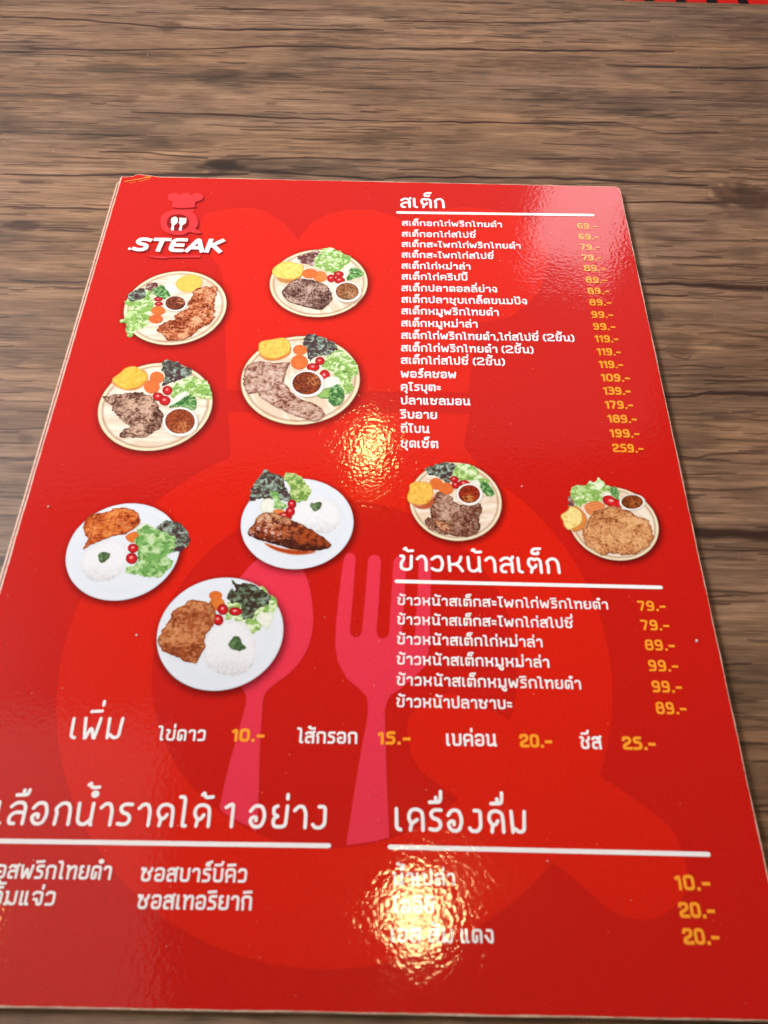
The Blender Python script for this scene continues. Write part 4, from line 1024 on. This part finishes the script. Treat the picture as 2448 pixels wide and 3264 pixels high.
food((480, 1820, 3.770), [(66, 790), (930, 72), (1588, 700), (760, 1430)], [
 ("rice", [(650,950),(680,770),(820,640),(980,600),(1130,640),(1240,800),(1275,980),(1210,1160),(1040,1260),(840,1240),(690,1160),(640,1060)], p_rice, RG2),
 ("lettuce", [(890,580),(930,440),(920,380),(1100,350),(1320,190),(1420,270),(1520,340),(1520,440),(1450,520),(1280,520),(1340,660),(1240,750),(1140,640),(1000,590)], LETT, RG3),
 ("cauliflower", [(1270,570),(1340,500),(1470,520),(1450,620),(1410,710),(1330,650)], CAUL, RG2),
 ("dark_lettuce", [(920,320),(960,230),(1020,220),(975,120),(1050,160),(1130,140),(1300,200),(1430,300),(1420,400),(1270,470),(1230,560),(1110,570),(1090,460),(1060,380),(960,380)], p_leaf((40,26,22),(66,48,40),(96,116,84),(150,170,158),1.7), RG3),
 ("carrot_slice", (800, 400, 95, 80), p_carrot(1.3, (238, 135, 55)), E_), ("carrot_slice", (782, 300, 80, 58), p_carrot(1.3, (236, 125, 50)), E_),
 ("tomato", (1020, 490, 82, 52), p_tomato, E_), ("tomato", (870, 465, 66, 66), p_tomato, E_), ("tomato", (812, 590, 62, 68), p_tomato, E_),
 ("grilled_chicken", [(260,490),(400,410),(490,345),(620,370),(740,400),(780,500),(770,620),(700,720),(650,790),(660,890),(610,1000),(540,1110),(400,1080),(280,1020),(140,960),(90,820),(170,680),(230,590)], p_meat((130,58,26),(168,84,42),(214,140,88),.7), RAG),
 ("parsley", [(930,880),(1000,790),(1070,800),(1090,870),(1140,920),(1080,965),(960,940)], PARS, RAG)], False, "white plate of browned chicken and rice, nearest the spoon emblem", 9)

# ------------------------------------------------------------------ logo
lg = lambda L_: up(L_, 4.1475, 360, 530)
logo_hat = lg([(725,420),(735,385),(770,362),(820,358),(860,368),(880,388),(905,368),(950,358),(1000,362),(1035,385),(1065,368),(1120,360),(1165,372),(1190,405),(1180,440),(1140,462),(1100,470),(1080,505),(1062,548),(800,548),(792,500),(785,470),(745,455)])
logo_band = lg([(790,578),(1080,578),(1070,605),(790,603)])
qo = lg([(630,740),(650,660),(720,605),(820,580),(930,580),(1030,605),(1095,660),(1125,740),(1110,800),(1085,835),(1165,868),(1150,890),(1080,888),(1010,870),(940,905),(850,912),(740,895),(660,840)])
qi = lg([(712,745),(735,685),(790,650),(870,640),(950,655),(1000,700),(1010,770),(985,820),(920,850),(850,862),(780,845),(725,800)])
sh = lambda P_, dx=.75, dy=-.75: [(x + dx, y + dy) for x, y in P_]
M_DRED = print_mat("printed_deep_red", srgb(136, 8, 10))
logo = flat("logo_hat_shade", [sh(smooth_closed(logo_hat, 3))], .10, M_DRED)
flat("logo_letter_shade", [sh(smooth_closed(qo, 3))], .10, M_DRED)
flat("logo_chef_hat", [smooth_closed(logo_hat, 3)], .20, M_LOGO, label="small red chef hat emblem over the word STEAK")
flat("logo_band", [logo_band], .20, M_LOGO)
flat("logo_letter_q", [smooth_closed(qo, 3)], .215, M_LOGO, label="small red letter Q emblem with white spoon and fork inside")
flat("logo_letter_counter", [smooth_closed(qi, 3)], .23, M_DRED)
flat("logo_spoon", [smooth_closed(lg([(768,740),(775,700),(800,678),(830,675),(855,695),(858,735),(840,765),(808,790),(805,850),(768,848),(780,780)]), 3)], .25, M_WHITE)
fk2 = [[(878,690),(890,684),(902,686),(900,740),(885,745)],[(905,690),(925,688),(922,740),(905,742)],[(932,690),(950,688),(947,740),(930,742)],[(957,690),(975,685),(968,745),(952,742)],
       [(874,735),(970,735),(965,755),(940,775),(918,785),(908,855),(870,855),(890,785),(872,760)]]
flat("logo_fork", [lg(p) for p in fk2], .25, M_WHITE)
for dz, mt, of, nm in ((.14, M_DRED, (.7, -.7), "logo_word_shade"), (.27, M_WHITE, (0, 0), "logo_word")):
    text("STEAK", (418, 802), (707, 807.5), 44, mt, face='latin', t=.23, z=dz, name=nm, shear=.13, off=of, label=("white word STEAK of the logo" if nm == "logo_word" else None))
    flat(nm.replace("word", "dot"), [[(x + of[0], y + of[1]) for x, y in lg([(200,1098),(215,1080),(238,1084),(242,1104),(222,1114),(204,1110)])]], dz, mt)
flat("logo_knife_shade", [lg([(470,1190),(560,1195),(740,1205),(1160,1190),(1160,1222),(760,1222),(700,1238),(600,1232),(510,1218)])], .10, M_DRED)
flat("logo_knife", [sh(lg([(470,1190),(560,1195),(740,1205),(1160,1190),(1160,1218),(760,1218),(700,1230),(600,1226),(510,1212)]), -.3, .4)], .13, M_LOGO)

# ------------------------------------------------------------------ wear: gold scuffs, dust, nicks
for (x0, y0, x1, y1, w_) in ((150,205,300,175,9),(300,180,440,150,14),(420,150,495,142,24),(215,225,300,210,8),(340,205,480,170,6)):
    flat("gold_scuff", stroke_polys([U(360 + x0 / 4.1475, 530 + y0 / 4.1475), U(360 + x1 / 4.1475, 530 + y1 / 4.1475)], w_ / 4.1475 / 9, 'round'), .05, M_GOLD)
m, N, L, P = nt("pale_dust"); M_DUST = m
P.inputs["Base Color"].default_value = (0.75, 0.55, 0.48, 1); P.inputs["Roughness"].default_value = 0.8
rd = random.Random(8); DV = []; DF = []
def speck(cx, cy, r, z, el=1.0):
    k = len(DV); n = rd.choice((4, 5, 6)); a0 = rd.random() * 6
    for i in range(n):
        a = a0 + 2 * math.pi * i / n; q = r * rd.uniform(.6, 1.3); DV.append((cx + q * math.cos(a) * el, cy + q * math.sin(a), z))
    DV.append((cx, cy, z + r * .5)); DF.extend([(k + i, k + (i + 1) % n, k + n) for i in range(n)])
for _ in range(420): speck(rd.uniform(3, 207), rd.uniform(-294, -3), rd.choice((.05, .06, .07, .09, .12)), .31)
for px, py, r in ((2220, 2044, .5), (437, 2025, .45), (155, 1615, .4), (1745, 2745, .25), (1663, 1552, .3)):
    speck(*U(px, py), r, .31)
for _ in range(260):
    x = rd.uniform(-140, 350); y = rd.uniform(-300, 150)
    if -3 < x < 213 and -299 < y < 2: continue
    speck(x, y, rd.choice((.08, .1, .14, .2)), TZ + .02)
new_obj("dust", DV, DF, M_DUST, None, kind="stuff", label="pale dust specks scattered over menu and table")
print("tris", sum(len(o.data.polygons) for o in bpy.data.objects if o.type == 'MESH'))
